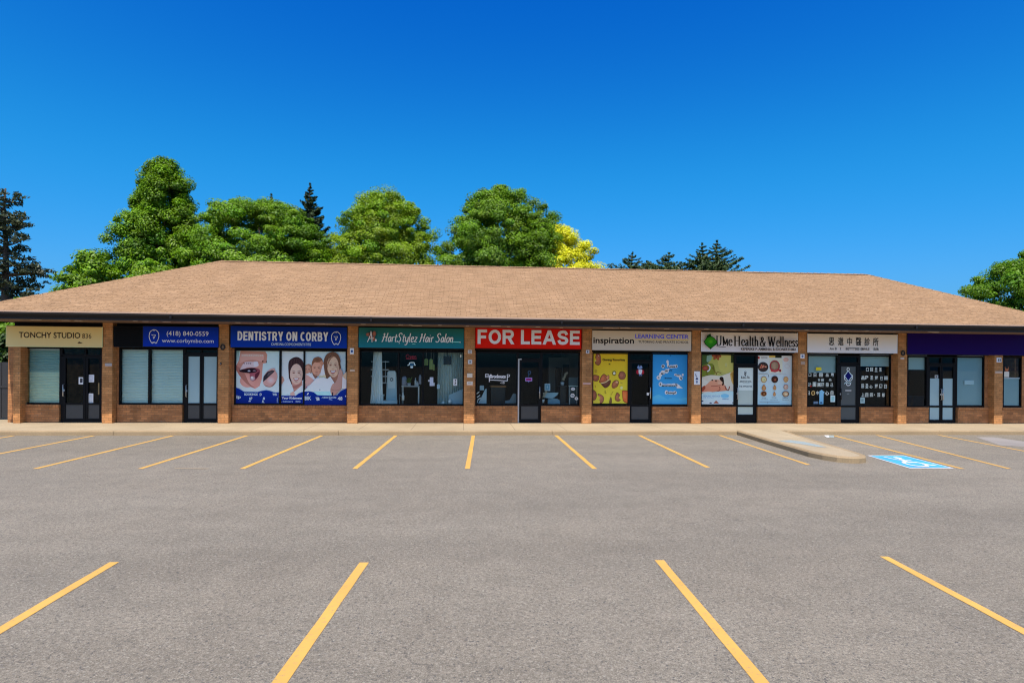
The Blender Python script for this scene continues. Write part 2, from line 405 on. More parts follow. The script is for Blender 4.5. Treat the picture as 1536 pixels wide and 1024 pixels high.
# ---------------- text and pen strokes
_tc = {}
def text_polys(s, bold=0.0, shear=0.0, space=1.0):
    key = (s, bold, shear, space)
    if key not in _tc:
        cu = bpy.data.curves.new('t', 'FONT'); cu.body = s; cu.offset = bold; cu.shear = shear; cu.space_character = space
        cu.resolution_u = 3; cu.fill_mode = 'FRONT' if False else 'BOTH'
        ob = bpy.data.objects.new('t', cu); COL.objects.link(ob)
        dg = bpy.context.evaluated_depsgraph_get()
        me = bpy.data.meshes.new_from_object(ob.evaluated_get(dg))
        vs = [(v.co.x, v.co.y) for v in me.vertices]; fs = [tuple(p.vertices) for p in me.polygons]
        bpy.data.objects.remove(ob); bpy.data.curves.remove(cu); bpy.data.meshes.remove(me)
        xs = [v[0] for v in vs]; ys = [v[1] for v in vs]
        _tc[key] = (vs, fs, (min(xs), max(xs), min(ys), max(ys)))
    return _tc[key]

def smooth(pts, n=6):
    if len(pts) < 3: return pts
    P = [pts[0]] + list(pts) + [pts[-1]]; out = []
    for i in range(1, len(P)-2):
        for k in range(n):
            t = k/n; a, b, c, d = P[i-1], P[i], P[i+1], P[i+2]
            out.append(tuple(0.5*((2*b[j]) + (-a[j]+c[j])*t + (2*a[j]-5*b[j]+4*c[j]-d[j])*t*t + (-a[j]+3*b[j]-3*c[j]+d[j])*t**3) for j in (0, 1)))
    out.append(tuple(pts[-1])); return out

# serif letters as pen strokes: (advance, [(curved?, points)]), cap height 1, x-height .64
SERIF = {
 'U': (.74, [(0,[(.0,1),(.27,1)]),(1,[(.13,1),(.13,.35),(.17,.1),(.33,.0),(.50,.1),(.55,.35),(.55,1)]),(0,[(.44,1),(.66,1)])]),
 'M': (.66, [(0,[(.06,.96),(.12,.0)]),(0,[(.06,.96),(.30,.12)]),(0,[(.30,.12),(.52,.70)]),(0,[(.52,.70),(.55,.0)]),(0,[(.46,.0),(.64,.0)])]),
 'e': (.46, [(1,[(.08,.36),(.38,.37),(.35,.57),(.23,.64),(.10,.52),(.06,.30),(.12,.08),(.25,.0),(.40,.12)])]),
 'H': (.86, [(0,[(.14,0),(.14,1)]),(0,[(.64,0),(.64,1)]),(0,[(.14,.52),(.64,.52)]),(0,[(.02,0),(.26,0)]),(0,[(.02,1),(.26,1)]),(0,[(.52,0),(.76,0)]),(0,[(.52,1),(.76,1)])]),
 'a': (.47, [(1,[(.07,.52),(.20,.64),(.32,.52),(.33,.1),(.44,.0)]),(1,[(.33,.38),(.12,.28),(.06,.13),(.15,.0),(.33,.12)])]),
 'l': (.27, [(0,[(.13,0),(.13,1.04)]),(0,[(.03,0),(.23,0)]),(0,[(.03,1.02),(.14,1.04)])]),
 't': (.32, [(1,[(.15,.88),(.15,.15),(.20,.01),(.31,.08)]),(0,[(.03,.62),(.30,.62)])]),
 'h': (.54, [(0,[(.13,0),(.13,1.04)]),(1,[(.13,.45),(.27,.63),(.40,.5),(.41,0)]),(0,[(.03,0),(.22,0)]),(0,[(.32,0),(.51,0)]),(0,[(.03,1.02),(.14,1.04)])]),
 '&': (.86, [(1,[(.74,.5),(.62,.2),(.40,.0),(.16,.05),(.08,.24),(.20,.46),(.42,.62),(.46,.84),(.34,.99),(.22,.88),(.26,.66),(.50,.28),(.66,.06),(.78,.0)])]),
 'W': (1.12, [(0,[(.13,1),(.34,0)]),(0,[(.34,0),(.54,1)]),(0,[(.50,1),(.72,0)]),(0,[(.72,0),(.96,1)]),(0,[(.02,1),(.28,1)]),(0,[(.42,1),(.64,1)]),(0,[(.86,1),(1.08,1)])]),
 'n': (.54, [(0,[(.13,0),(.13,.64)]),(1,[(.13,.45),(.27,.63),(.40,.5),(.41,0)]),(0,[(.03,0),(.22,0)]),(0,[(.32,0),(.51,0)]),(0,[(.03,.62),(.14,.64)])]),
 's': (.40, [(1,[(.33,.50),(.22,.64),(.09,.52),(.14,.38),(.29,.27),(.33,.12),(.20,.0),(.06,.14)])]),
 ' ': (.26, []),
}
# slanted sign-painter's letters, one weight
SCRIPT = {
 'H': (.66, [(1,[(.10,.82),(.22,.95),(.16,.5),(.06,.05),(-.04,.02)]),(1,[(.58,1.0),(.50,.6),(.46,.2),(.50,.02)]),(1,[(.02,.50),(.30,.54),(.62,.52)])]),
 'a': (.42, [(1,[(.34,.50),(.20,.58),(.07,.36),(.08,.08),(.20,.02),(.32,.26),(.35,.54),(.32,.16),(.38,.02)])]),
 'r': (.34, [(1,[(.08,.56),(.08,.0)]),(1,[(.08,.36),(.18,.56),(.32,.54)])]),
 't': (.34, [(1,[(.18,.86),(.13,.3),(.16,.04),(.28,.04)]),(0,[(.02,.58),(.34,.60)])]),
 'S': (.56, [(1,[(.50,.82),(.40,1.0),(.22,.96),(.14,.76),(.26,.56),(.38,.38),(.34,.12),(.14,.0),(.0,.14)])]),
 'y': (.42, [(1,[(.06,.58),(.06,.16),(.18,.04),(.32,.22),(.36,.58)]),(1,[(.36,.58),(.32,.0),(.20,-.32),(.02,-.30)])]),
 'l': (.24, [(1,[(.14,1.0),(.09,.4),(.10,.06),(.20,.02)])]),
 'e': (.40, [(1,[(.07,.28),(.30,.36),(.30,.54),(.18,.58),(.06,.36),(.10,.06),(.22,.0),(.36,.12)])]),
 'z': (.40, [(0,[(.06,.56),(.34,.56)]),(0,[(.34,.56),(.06,.02)]),(0,[(.06,.02),(.36,.02)])]),
 'i': (.22, [(1,[(.09,.56),(.07,.1),(.16,.02)]),(0,[(.11,.74),(.12,.80)])]),
 'o': (.42, [(1,[(.20,.58),(.06,.40),(.08,.06),(.22,.0),(.34,.24),(.32,.52),(.20,.58)])]),
 'n': (.42, [(1,[(.07,.56),(.07,.0)]),(1,[(.07,.3),(.20,.56),(.32,.48),(.31,.04),(.38,.02)])]),
 ' ': (.26, []),
}

def _arc(cx, cy, rx, ry, a0, a1, n=14): return [(cx + rx*math.cos(math.radians(a0+(a1-a0)*i/n)), cy + ry*math.sin(math.radians(a0+(a1-a0)*i/n))) for i in range(n+1)]
_st = ('s', [(0,0),(0,1)])
BLOCK = {
 'F': (.60, [_st, ('s',[(0,1),(1,1)]), ('s',[(0,.48),(.85,.48)])]), 'E': (.64, [_st, ('s',[(0,1),(1,1)]), ('s',[(0,.5),(.92,.5)]), ('s',[(0,0),(1,0)])]),
 'L': (.58, [_st, ('s',[(0,0),(1,0)])]), 'I': (.22, [('s',[(.5,0),(.5,1)])]), 'T': (.64, [('s',[(.5,0),(.5,1)]), ('s',[(0,1),(1,1)])]),
 'O': (.80, [('a', _arc(.5,.5,.5,.5,0,360,28))]), 'C': (.68, [('a', _arc(.6,.5,.6,.5,50,310,24))]),
 'D': (.74, [_st, ('a', [(0,1),(.4,1)]+_arc(.45,.5,.55,.5,90,-90,16)+[(0,0)])]),
 'R': (.76, [_st, ('a', [(0,1),(.6,1)]+_arc(.62,.74,.32,.26,90,-90,12)+[(0,.48)]), ('d',[(.98,0),(.50,.50)])]),
 'B': (.72, [_st, ('a', [(0,1),(.55,1)]+_arc(.58,.76,.34,.24,90,-90,12)+[(0,.52)]), ('a', [(0,.52),(.58,.52)]+_arc(.62,.26,.38,.26,90,-90,12)+[(0,0)])]),
 'A': (.84, [('d',[(-.02,0),(.5,1)]), ('d',[(1.02,0),(.5,1)]), ('s',[(.30,.28),(.70,.28)])]), 'N': (.74, [_st, ('s',[(1,0),(1,1)]), ('d',[(.96,0),(.04,1)])]),
 'Y': (.74, [('s',[(.5,0),(.5,.42)]), ('d',[(.5,.38),(-.02,1)]), ('d',[(.5,.38),(1.02,1)])]),
 'S': (.72, [('c',[(.98,.74),(.82,.95),(.50,1.0),(.16,.93),(.03,.74),(.18,.58),(.50,.50),(.84,.42),(.99,.25),(.84,.06),(.50,.0),(.16,.05),(.0,.27)])]),
 ' ': (.22, []),
}
class Dec:
    """flat printed artwork on an upright surface; coordinates are measured on the surface and mapped to metres"""
    def __init__(s, x0, y0, x1, y1, Y, org=(0, 0, 1), step=0.0004):
        ox, oy, k = org; A = lambda x: ox + x*k; B = lambda y: oy + y*k
        xm, ym = A((x0+x1)/2), B((y0+y1)/2)
        s.px = (x0, x1); s.py = (y0, y1); s.Y = Y; s.n = 0; s.step = step
        s.X = (wx(A(x0), Y, ym), wx(A(x1), Y, ym)); s.Z = (wz(xm, B(y0), Y), wz(xm, B(y1), Y)); s.mb = MB()
        s.mpp = (s.X[1]-s.X[0])/(x1-x0)
    def W(s, x, y, Y):
        return (s.X[0] + (x-s.px[0])/(s.px[1]-s.px[0])*(s.X[1]-s.X[0]), Y, s.Z[0] + (y-s.py[0])/(s.py[1]-s.py[0])*(s.Z[1]-s.Z[0]))
    def lay(s): s.n += 1; return s.Y - s.step*s.n
    def clip(s, x, y): return (min(max(x, s.px[0]), s.px[1]), min(max(y, s.py[0]), s.py[1]))
    def poly(s, pts, col, sm=False, k=None, grad=None, clip=True):
        Y = s.lay(); 
        if sm: pts = smooth(list(pts) + [pts[0]], 5)[:-1]
        if clip: pts = [s.clip(*p) for p in pts]
        c = seen(*col, k) if len(col) == 3 else col
        P = [s.W(x, y, Y) for x, y in pts]
        a = sum(P[i][0]*P[(i+1) % len(P)][2] - P[(i+1) % len(P)][0]*P[i][2] for i in range(len(P)))
        cs = [c]*len(P)
        if grad is not None:                          # a printed fade from col (top) to grad (bottom)
            g = seen(*grad, k); ys = [p[1] for p in pts]; lo, hi = min(ys), max(ys)
            cs = [tuple(c[i] + (g[i]-c[i])*((p[1]-lo)/(hi-lo+1e-9)) for i in range(4)) for p in pts]
        if a < 0: P.reverse(); cs.reverse()
        s.mb.face(P, M_PRINT, cs)
    def rect(s, x0, y0, x1, y1, col, k=None, grad=None): s.poly([(x0,y0),(x1,y0),(x1,y1),(x0,y1)], col, k=k, grad=grad)
    def ell(s, cx, cy, rx, ry, col, rim=None, n=20, k=None, rot=0):
        Y = s.lay(); c = seen(*col, k); r = seen(*rim, k) if rim else c
        ca, sa = math.cos(rot), math.sin(rot)
        R = []
        for i in range(n):
            t = 2*math.pi*i/n; ex, ey = rx*math.cos(t), ry*math.sin(t)
            R.append(s.W(*s.clip(cx + ex*ca - ey*sa, cy + ex*sa + ey*ca), Y))
        C = s.W(*s.clip(cx, cy), Y)
        for i in range(n): s.mb.face([C, R[(i+1) % n], R[i]], M_PRINT, [c, r, r])
    def ring(s, cx, cy, rx, ry, wd, col, n=20, k=None):
        pts = [(cx + rx*math.cos(2*math.pi*i/n), cy + ry*math.sin(2*math.pi*i/n)) for i in range(n+1)]
        s.pen(pts, wd, col, k=k)
    def pen(s, pts, wd, col, sm=False, thin=None, k=None):
        if sm: pts = smooth(pts, 6)
        Y = s.lay(); c = seen(*col, k) if len(col) == 3 else col
        L, R = [], []
        for i in range(len(pts)):
            a = pts[max(i-1, 0)]; b = pts[min(i+1, len(pts)-1)]
            dx, dy = b[0]-a[0], b[1]-a[1]; l = math.hypot(dx, dy) or 1
            ww = wd if thin is None else thin + (wd-thin)*abs(dy)/l
            nx, ny = -dy/l*ww/2, dx/l*ww/2
            L.append((pts[i][0]+nx, pts[i][1]+ny)); R.append((pts[i][0]-nx, pts[i][1]-ny))
        for i in range(len(pts)-1):      # every piece a hair in front of the last, so that a crossing stroke never shares its plane
            s.mb.face([s.W(*q, Y - .00004*i) for q in (L[i], L[i+1], R[i+1], R[i])], M_PRINT, c)
        s.n += int(.00004*len(pts)/s.step) + 1
    def text(s, t, x0, y0, x1, y1, col, bold=0.0, shear=0.0, space=1.0, k=None):
        vs, fs, (a, b, c0, d) = text_polys(t, bold, shear, space); Y = s.lay(); c = seen(*col, k)
        P = [s.W(x0 + (x-a)/(b-a)*(x1-x0), y1 - (y-c0)/(d-c0)*(y1-y0), Y) for x, y in vs]
        for f in fs:
            q = [P[i] for i in f]
            s.mb.face(q, M_PRINT, c)
    def letters(s, font, t, x0, x1, base, cap, thick, thin, col, shear=0.0, k=None):
        tot = sum(font[ch][0] for ch in t); sx = (x1-x0)/tot; x = 0
        for ch in t:
            adv, strokes = font[ch]
            for cv, pts in strokes:
                p = smooth(pts, 6) if cv else pts
                p = [(x0 + (x+q[0])*sx + shear*q[1]*cap, base - q[1]*cap) for q in p]
                s.pen(p, thick, col, thin=thin, k=k)
            x += adv
    def block(s, t, x0, x1, y0, y1, th, col, gap=.10, k=None):
        """heavy sans capitals"""
        adv = [BLOCK[c][0] for c in t]; tot = sum(adv) + gap*(len(t)-1); sx = (x1-x0)/tot; x = x0
        for c, a in zip(t, adv):
            w = a*sx; X = lambda u: x + th/2 + u*(w-th); Yf = lambda v: y1 - th/2 - v*(y1-y0-th)
            for kind, pts in BLOCK[c][1]:
                if kind == 's':
                    (ax, ay), (bx, by) = [(X(p[0]), Yf(p[1])) for p in pts]; l = math.hypot(bx-ax, by-ay); ex, ey = (bx-ax)/l*th/2, (by-ay)/l*th/2
                    s.pen([(ax-ex, ay-ey), (bx+ex, by+ey)], th, col, k=k)
                elif kind == 'd':      # diagonal cut level with cap line and base line
                    (ax, ay), (bx, by) = [(X(p[0]), y1-p[1]*(y1-y0)) for p in pts]; hw = th/2*math.hypot(bx-ax, by-ay)/abs(by-ay)
                    s.poly([(ax-hw, ay), (ax+hw, ay), (bx+hw, by), (bx-hw, by)], col, k=k)
                else: s.pen([(X(p[0]), Yf(p[1])) for p in (smooth(pts, 8) if kind == 'c' else pts)], th, col, k=k)
            x += w + gap*sx
    def flush(s, name, parent):
        if s.mb.f: o = s.mb.build(name, parent); s.mb = MB(); return o

# ================================================================== THE SETTING
def sheet(name, pts, z, mat, label=None, kind='structure', cat=None):
    mb = MB(); mb.face([(x, y, z) for x, y in pts], mat)
    o = mb.build(name, loc=(sum(p[0] for p in pts)/len(pts), sum(p[1] for p in pts)/len(pts), z))
    o['kind'] = kind
    if label: o['label'] = label
    return o
def ground_sheet(name, x0, x1, y0, y1, z, mat):
    mb = MB(); mb.face([(x0,y0,z),(x1,y0,z),(x1,y1,z),(x0,y1,z)], mat)
    o = mb.build(name); o['kind'] = 'structure'; return o
asph = ground_sheet('parking_lot', -300, 300, -300, 300, 0, M_ASPHALT); asph['label'] = 'grey weathered asphalt of the parking lot'
gr = ground_sheet('grass_ground', -120, 120, 14.5, 120, 0.02, M_GRASS); gr['label'] = 'grass behind the plaza'

KY = -2.18
mb = MB(); mb.box(-30, 34, KY+0.16, 12.5, -0.2, K, M_WALK, 'd')
sw = mb.build('sidewalk'); tag(sw, 'pale concrete sidewalk along the storefronts', None, None, 'structure')
mb = MB()
KX = [-30, -22.4, -16.1, -9.83, -3.61, 2.64, 8.33]
def kerb_run(xs):
    for a, b in zip(xs[:-1], xs[1:]):
        x0, x1 = a+0.004, b-0.004
        P = [(KY,-0.2),(KY,K-0.03),(KY+0.012,K-0.008),(KY+0.035,K+0.003),(KY+0.158,K+0.003),(KY+0.158,-0.2)]
        for i in range(5):
            (ya,za),(yb,zb) = P[i],P[i+1]; mb.face([(x1,ya,za),(x1,yb,zb),(x0,yb,zb),(x0,ya,za)], M_KERB)
        mb.face([(x0,y,z) for y,z in reversed(P)], M_KERB); mb.face([(x1,y,z) for y,z in P], M_KERB)
kerb_run(KX); kerb_run([9.905, 14.9, 21.2, 27.5, 34])
kb = mb.build('sidewalk_kerb'); tag(kb, 'concrete kerb edging the sidewalk', None, None, 'structure')

# concrete peninsula reaching into the lot
isl = [(8.36,KY+0.15),(8.20,-4.0),(8.10,-5.83),(8.06,-6.5),(8.13,-6.95),(8.27,-7.27),(8.46,-7.43),(8.66,-7.46),(8.88,-7.36),(9.05,-7.12),(9.14,-6.72),(9.43,-4.74),(9.66,-3.2),(9.92,KY+0.15)]
def inset(poly, d):
    out = []
    n = len(poly)
    for i in range(n):
        p0, p, p1 = Vector(poly[i-1]), Vector(poly[i]), Vector(poly[(i+1) % n])
        a = (p - p0).normalized(); b = (p1 - p).normalized(); t = (a + b).normalized(); nn = Vector((-t.y, t.x)); out.append(tuple(p + nn*d))
    return out
inn = inset(isl, 0.13); inn[0] = (isl[0][0]+0.13, isl[0][1]); inn[-1] = (isl[-1][0]-0.13, isl[-1][1])
mb = MB(); n_ = len(isl)
bev = inset(isl, 0.03); bev[0] = (isl[0][0]+0.03, isl[0][1]); bev[-1] = (isl[-1][0]-0.03, isl[-1][1])
for i in range(n_-1):
    a, b = isl[i], isl[i+1]; c, d_ = bev[i], bev[i+1]; e, f = inn[i], inn[i+1]
    mb.face([(*a,-.2),(*b,-.2),(*b,K-.028),(*a,K-.028)], M_KERB)
    mb.face([(*a,K-.028),(*b,K-.028),(*d_,K+.003),(*c,K+.003)], M_KERB)
    mb.face([(*c,K+.003),(*d_,K+.003),(*f,K+.003),(*e,K+.003)], M_KERB)
mb.face([(x, y, K+0.001) for x, y in inn], M_WALK)
il = mb.build('concrete_island'); tag(il, 'rounded concrete island jutting from the sidewalk into the lot', None, None, 'structure')
# faded blue paint left on the island
P = [onZ(x, y, K+0.005) for x, y in ((1166.5,660.6),(1186,659.6),(1205,662),(1222,665.5),(1240,670.5),(1228,670),(1210,667),(1196,664.8),(1180,662.8))]
mb = MB(); mb.face([p for p in reversed(P)], M_BLUEP_OLD)
o = mb.build('paint_patch', loc=P[0]); tag(o, 'faded pale blue paint patch on the concrete island', 'paint patch')
P = [onZ(x, y, 0.005) for x, y in ((1236,652.6),(1240,655.5),(1251,656),(1251,652.4))]
Q = [onZ(x, y, 0.009) for x, y in ((1236,652.6),(1240,655.5),(1244,655.7),(1243,652.5))]
mb = MB(); mb.face(list(P), M_BLUEP_OLD); mb.face(list(Q), M_WHITEP)
o = mb.build('paint_patch', loc=P[0]); tag(o, 'small white and blue paint remnant at the kerb right of the island', 'paint patch')
# pale worn patch at the far right
P = [onZ(x, y, 0.004) for x, y in ((1464,655.2),(1490,655.2),(1560,665),(1560,671),(1500,667.5))]
M_PATCH = concrete_mat('pale patched asphalt', (0.29, 0.262, 0.235))
mb = MB(); mb.face(list(reversed(P)), M_PATCH); o = mb.build('pavement_patch', loc=P[0]); tag(o, 'pale patched strip of asphalt at the right edge', None, None, 'structure')

# yellow parking lines
def line(p0, p1, label, group, w_=0.1, mat=M_YELLOW):
    p0, p1 = Vector(p0), Vector(p1); d = (p1-p0).normalized(); nn = Vector((-d.y, d.x))*w_/2
    mid = (p0+p1)/2; mb = MB(); n = max(2, int((p1-p0).length/0.35)); rnd = random.Random(label)
    L = []; R = []
    for i in range(n+1):
        q = p0 + (p1-p0)*i/n
        L.append(q + nn*(1+rnd.uniform(-.07,.07))); R.append(q - nn*(1+rnd.uniform(-.07,.07)))
    for i in range(n):
        mb.face([(*L[i],0.004),(*R[i],0.004),(*R[i+1],0.004),(*L[i+1],0.004)][::-1], mat)
    z = mb.f and [mb.v[i] for i in mb.f[0]]
    o = mb.build('parking_line', loc=(mid.x, mid.y, 0.004)); tag(o, label, 'parking line', group)
    return o
FAR = 'yellow parking lines along the sidewalk'
Y0 = KY - 0.06
line((-12.45,Y0),(-12.5,-7.7), 'yellow parking line cut off by the left photo edge below the tan studio sign', FAR)
line((-10.33,Y0),(-10.42,-7.7), 'yellow parking line reaching the kerb below the black blank sign panel', FAR)
line((-8.2,Y0),(-8.29,-7.66), 'yellow parking line reaching the kerb below the phone number sign', FAR)
for a, b, l in (((374,652),(210,703),'yellow parking line reaching the kerb below the open mouth poster'),
                ((485,652),(363,703),'yellow parking line reaching the kerb below the laughing family poster'),
                ((594,652.8),(532,703),'yellow parking line reaching the kerb below the hair salon window'),
                ((710,652.8),(701,703),'nearly upright yellow parking line below the left end of the red FOR LEASE sign'),
                ((834,652.8),(892,703),'yellow parking line reaching the kerb below the right part of the red FOR LEASE sign'),
                ((959,652.8),(1062,701),'yellow parking line reaching the kerb below the learning center door')):
    p, q = onZ(*a, 0), onZ(*b, 0); line((p[0], Y0), q[:2], l, FAR)
p, q = onZ(1080,652.6,0), onZ(1213,697,0); line((p[0]-0.02, Y0), q[:2], 'thin yellow parking line just left of the concrete island', FAR, 0.085)
p, q = onZ(1251,653,0), onZ(1444,703,0); line((p[0], Y0-0.05), q[:2], 'yellow parking line along the right side of the blue accessible marking', FAR, 0.095)
p, q = onZ(1316,652.6,0), onZ(1515,703,0); line((p[0], Y0), q[:2], 'yellow parking line below the Chinese clinic sign, next one right of the blue marking', FAR, 0.09)
p, q = onZ(1412,653,0), onZ(1536,677,0); line((p[0], Y0), (p[0]-0.55*1.6, -8.0), 'yellow parking line running out at the right photo edge below the purple sign', FAR, 0.09)
p, q = onZ(262,702.3,0), onZ(313,702.8,0); line(p[:2], q[:2], 'faint worn remnant of a yellow line across the stall ends at the left', 'faint worn line remnants', 0.07, M_YELLOW_OLD)
NEAR = 'yellow parking lines nearest the viewer'
for a, b, l in (((171,843),(-8,950),'short looking yellow line at the lower left corner of the near row'),
                ((546.5,843.5),(412,1034),'long yellow line of the near row leaning right, left of centre'),
                ((989,840),(1150,1032),'long yellow line of the near row leaning left, right of centre'),
                ((1326,834.5),(1540,949),'yellow line at the lower right edge of the near row')):
    p, q = onZ(*a, 0), onZ(*b, 0); d = (Vector(q[:2])-Vector(p[:2])).normalized()*5.4
    line(p[:2], Vector(p[:2])+d, l, NEAR, 0.098)

# blue accessible parking marking: white border, wheelchair symbol
c4 = [onZ(x, y, 0) for x, y in ((1300.7,683),(1355.4,683),(1431,702.3),(1364.4,702.3))]
def uvp(u, v, z):
    a, b, c, d_ = [Vector(p[:2]) for p in c4]
    p = (a*(1-u)+b*u)*(1-v) + (d_*(1-u)+c*u)*v; return (p.x, p.y, z)
root = thing('accessible_parking_marking', 'blue square with a white wheelchair symbol painted beside the island tip', 'road marking', uvp(.5,.5,0.004))
mb = MB(); mb.face([uvp(u, v, 0.006) for u, v in ((0,0),(0,1),(1,1),(1,0))], M_WHITEP); mb.build('border', root)
mb = MB(); e = .045; mb.face([uvp(u, v, 0.010) for u, v in ((e,e),(e,1-e),(1-e,1-e),(1-e,e))], M_BLUEP); mb.build('field', root)
mb = MB(); zc = [0.013]
def upen(pts, wd, sm=True):
    if sm: pts = smooth(pts, 6)
    zc[0] += 0.0006; L = []; R = []
    for i in range(len(pts)):
        a = pts[max(i-1,0)]; b = pts[min(i+1,len(pts)-1)]; dx, dy = b[0]-a[0], b[1]-a[1]; l = math.hypot(dx, dy) or 1
        L.append((pts[i][0]-dy/l*wd/2, pts[i][1]+dx/l*wd/2)); R.append((pts[i][0]+dy/l*wd/2, pts[i][1]-dx/l*wd/2))
    for i in range(len(pts)-1): mb.face([uvp(*q, zc[0]) for q in (L[i+1],L[i],R[i],R[i+1])][::-1], M_WHITEP)
mb.face([uvp(.56+.075*math.cos(t*.5236), .24+.085*math.sin(t*.5236), 0.0125) for t in range(12, 0, -1)], M_WHITEP)
upen([(.53,.34),(.44,.50),(.40,.60)], .10, False); upen([(.40,.60),(.62,.60),(.72,.80),(.82,.80)], .075, False)
upen([(.47,.46),(.66,.46)], .06, False); upen([(.30,.24),(.33,.32),(.40,.40),(.50,.40)], .06); upen([(.24,.20),(.34,.20)], .05, False)
upen([(.34,.56),(.24,.68),(.26,.82),(.40,.90),(.56,.86),(.62,.74)], .065)
mb.build('wheelchair_symbol', root)

# ================================================================== THE PLAZA BUILDING
XL, XR, YB = -14.16, 20.2, 11.4
SOF = 3.30; ZE = 3.53; YE = -1.5
plaza = thing('shopping_plaza', 'long single storey brick shopping plaza with a brown shingled hip roof', 'building', (2.9, 0.3, K))
RL, RR, RY, RZ = -9.70, 17.40, 5.0, 6.11
CL, CR, CB = -14.45, 20.45, 11.5
# roof: four shingled slopes
rf = MB(); e = [(CL,YE,ZE),(CR,YE,ZE),(CR,CB,ZE),(CL,CB,ZE)]; A = (RL,RY,RZ); B = (RR,RY,RZ)
def lerp(a, b, t): return tuple(a[i]+(b[i]-a[i])*t for i in range(3))
# front slope gets a very slight hand-laid waviness
NU, NV = 60, 10; V = []; FC = []; rn = random.Random(4)
for j in range(NV+1):
    for i in range(NU+1):
        p = lerp(lerp(e[0], e[1], i/NU), lerp(A, B, i/NU), j/NV)
        dz = 0 if j in (0, NV) or i in (0, NU) else 0.022*mnoise.noise((p[0]*0.6, p[1]*1.2, 3.1))
        V.append((p[0], p[1], p[2]+dz))
for j in range(NV):
    for i in range(NU): a = j*(NU+1)+i; FC.append((a, a+1, a+NU+2, a+NU+1))
rf.grid(V, FC, M_SHINGLE, True)
rf.face([e[1], e[2], B], M_SHINGLE); rf.face([e[3], e[0], A], M_SHINGLE); rf.face([e[2], e[3], A, B], M_SHINGLE)
roof = rf.build('roof', plaza, uv=True)
cap = MB()
def capline(a, b, n):
    a, b = Vector(a), Vector(b); up = Vector((0,0,1)); d = (b-a).normalized(); s_ = d.cross(up).normalized()
    for i in range(n):
        p, q = a.lerp(b, i/n), a.lerp(b, (i+0.97)/n)
        l0, r0, l1, r1 = p - s_*.13 - up*.028, p + s_*.13 - up*.028, q - s_*.13 - up*.028, q + s_*.13 - up*.028
        t0, t1 = p + up*.034, q + up*.022
        cap.face([tuple(r0), tuple(r1), tuple(t1), tuple(t0)], M_SHINGLE); cap.face([tuple(l1), tuple(l0), tuple(t0), tuple(t1)], M_SHINGLE)
        cap.face([tuple(l0), tuple(r0), tuple(t0)], M_SHINGLE)
capline(A, B, 90); capline(e[0], A, 24); capline(e[1], B, 22)
cap.build('ridge_cap', roof, uv=True)
mb = MB(); mb.box(CL, CR, YE-0.012, YE+0.02, ZE-0.035, ZE+0.004, M_DRIP); mb.box(CL-.012, CL+.02, YE+.02, CB, ZE-.035, ZE+.004, M_DRIP)
mb.build('drip_edge', roof)
mb = MB(); mb.box(CL+.05, CR-.05, YE+.09, YE+.12, SOF-.006, ZE-.04, M_FASCIA); mb.box(CL+.05, CL+.08, YE+.12, CB-.1, SOF-.006, ZE-.04, M_FASCIA); mb.box(CR-.08, CR-.05, YE+.12, CB-.1, SOF-.006, ZE-.04, M_FASCIA)
mb.build('fascia', plaza)
g = MB(); prof = [(YE+.088,ZE-.05),(YE-.015,ZE-.05),(YE-.022,ZE-.075),(YE+.0,ZE-.10),(YE+.03,ZE-.155),(YE+.088,ZE-.16)]
xs = [CL+.02 + (CR-CL-.04)*i/6 for i in range(7)]
for k in range(6):
    for i in range(5):
        (ya,za),(yb,zb) = prof[i],prof[i+1]; g.face([(xs[k]+.003,ya,za),(xs[k]+.003,yb,zb),(xs[k+1]-.003,yb,zb),(xs[k+1]-.003,ya,za)], M_GUTTER)
g.face([(xs[0],y,z) for y,z in prof], M_GUTTER); g.face([(xs[-1],y,z) for y,z in reversed(prof)], M_GUTTER)
for k in range(1, 6): g.box(xs[k]-.03, xs[k]+.03, YE-.026, YE+.088, ZE-.165, ZE-.048, M_GUTTER)
g.build('gutter', plaza)
mb = MB(); mb.box(CL+.08, CR-.08, YE+.12, YB, SOF, SOF+.03, M_SOFFIT); soffit = mb.build('soffit', plaza)
for px in (49,57,99,118,203,218,250,290,357,391,404,432,480,494,545,601,616,625,660,701,744,763,807,842,912,923,938,1000,1060,1100,1126,1150,1210,1255,1268,1300,1400,1404):
    rn2 = random.Random(px); Yv = -1.0 + rn2.uniform(-.22,.35); X = wx(px, Yv, 486); hw = rn2.choice((.07,.1,.16,.05))
    mb = MB(); mb.box(X-hw, X+hw, Yv-.05, Yv+.05, SOF-.012, SOF-.001, M_VENT); mb.build('soffit_light', soffit)

# brick pillars
YP = 0.30
PIL = [(20,30.5),(153.5,168.5),(327.5,343),(521,536.5),(696,712),(873,887.5),(1037.5,1051.5),(1197,1210.5),(1347,1360),(1491.5,1504)]
for i, (a, b) in enumerate(PIL):
    X0, X1 = wx(a, 0), wx(b, 0); mb = MB(); top = 2.58 if i in (0, 9) else SOF
    mb.box(X0, X1, 0, YP+.1, K, top, M_PILLAR, 'd'); mb.build('brick_pillar', plaza, uv=True)
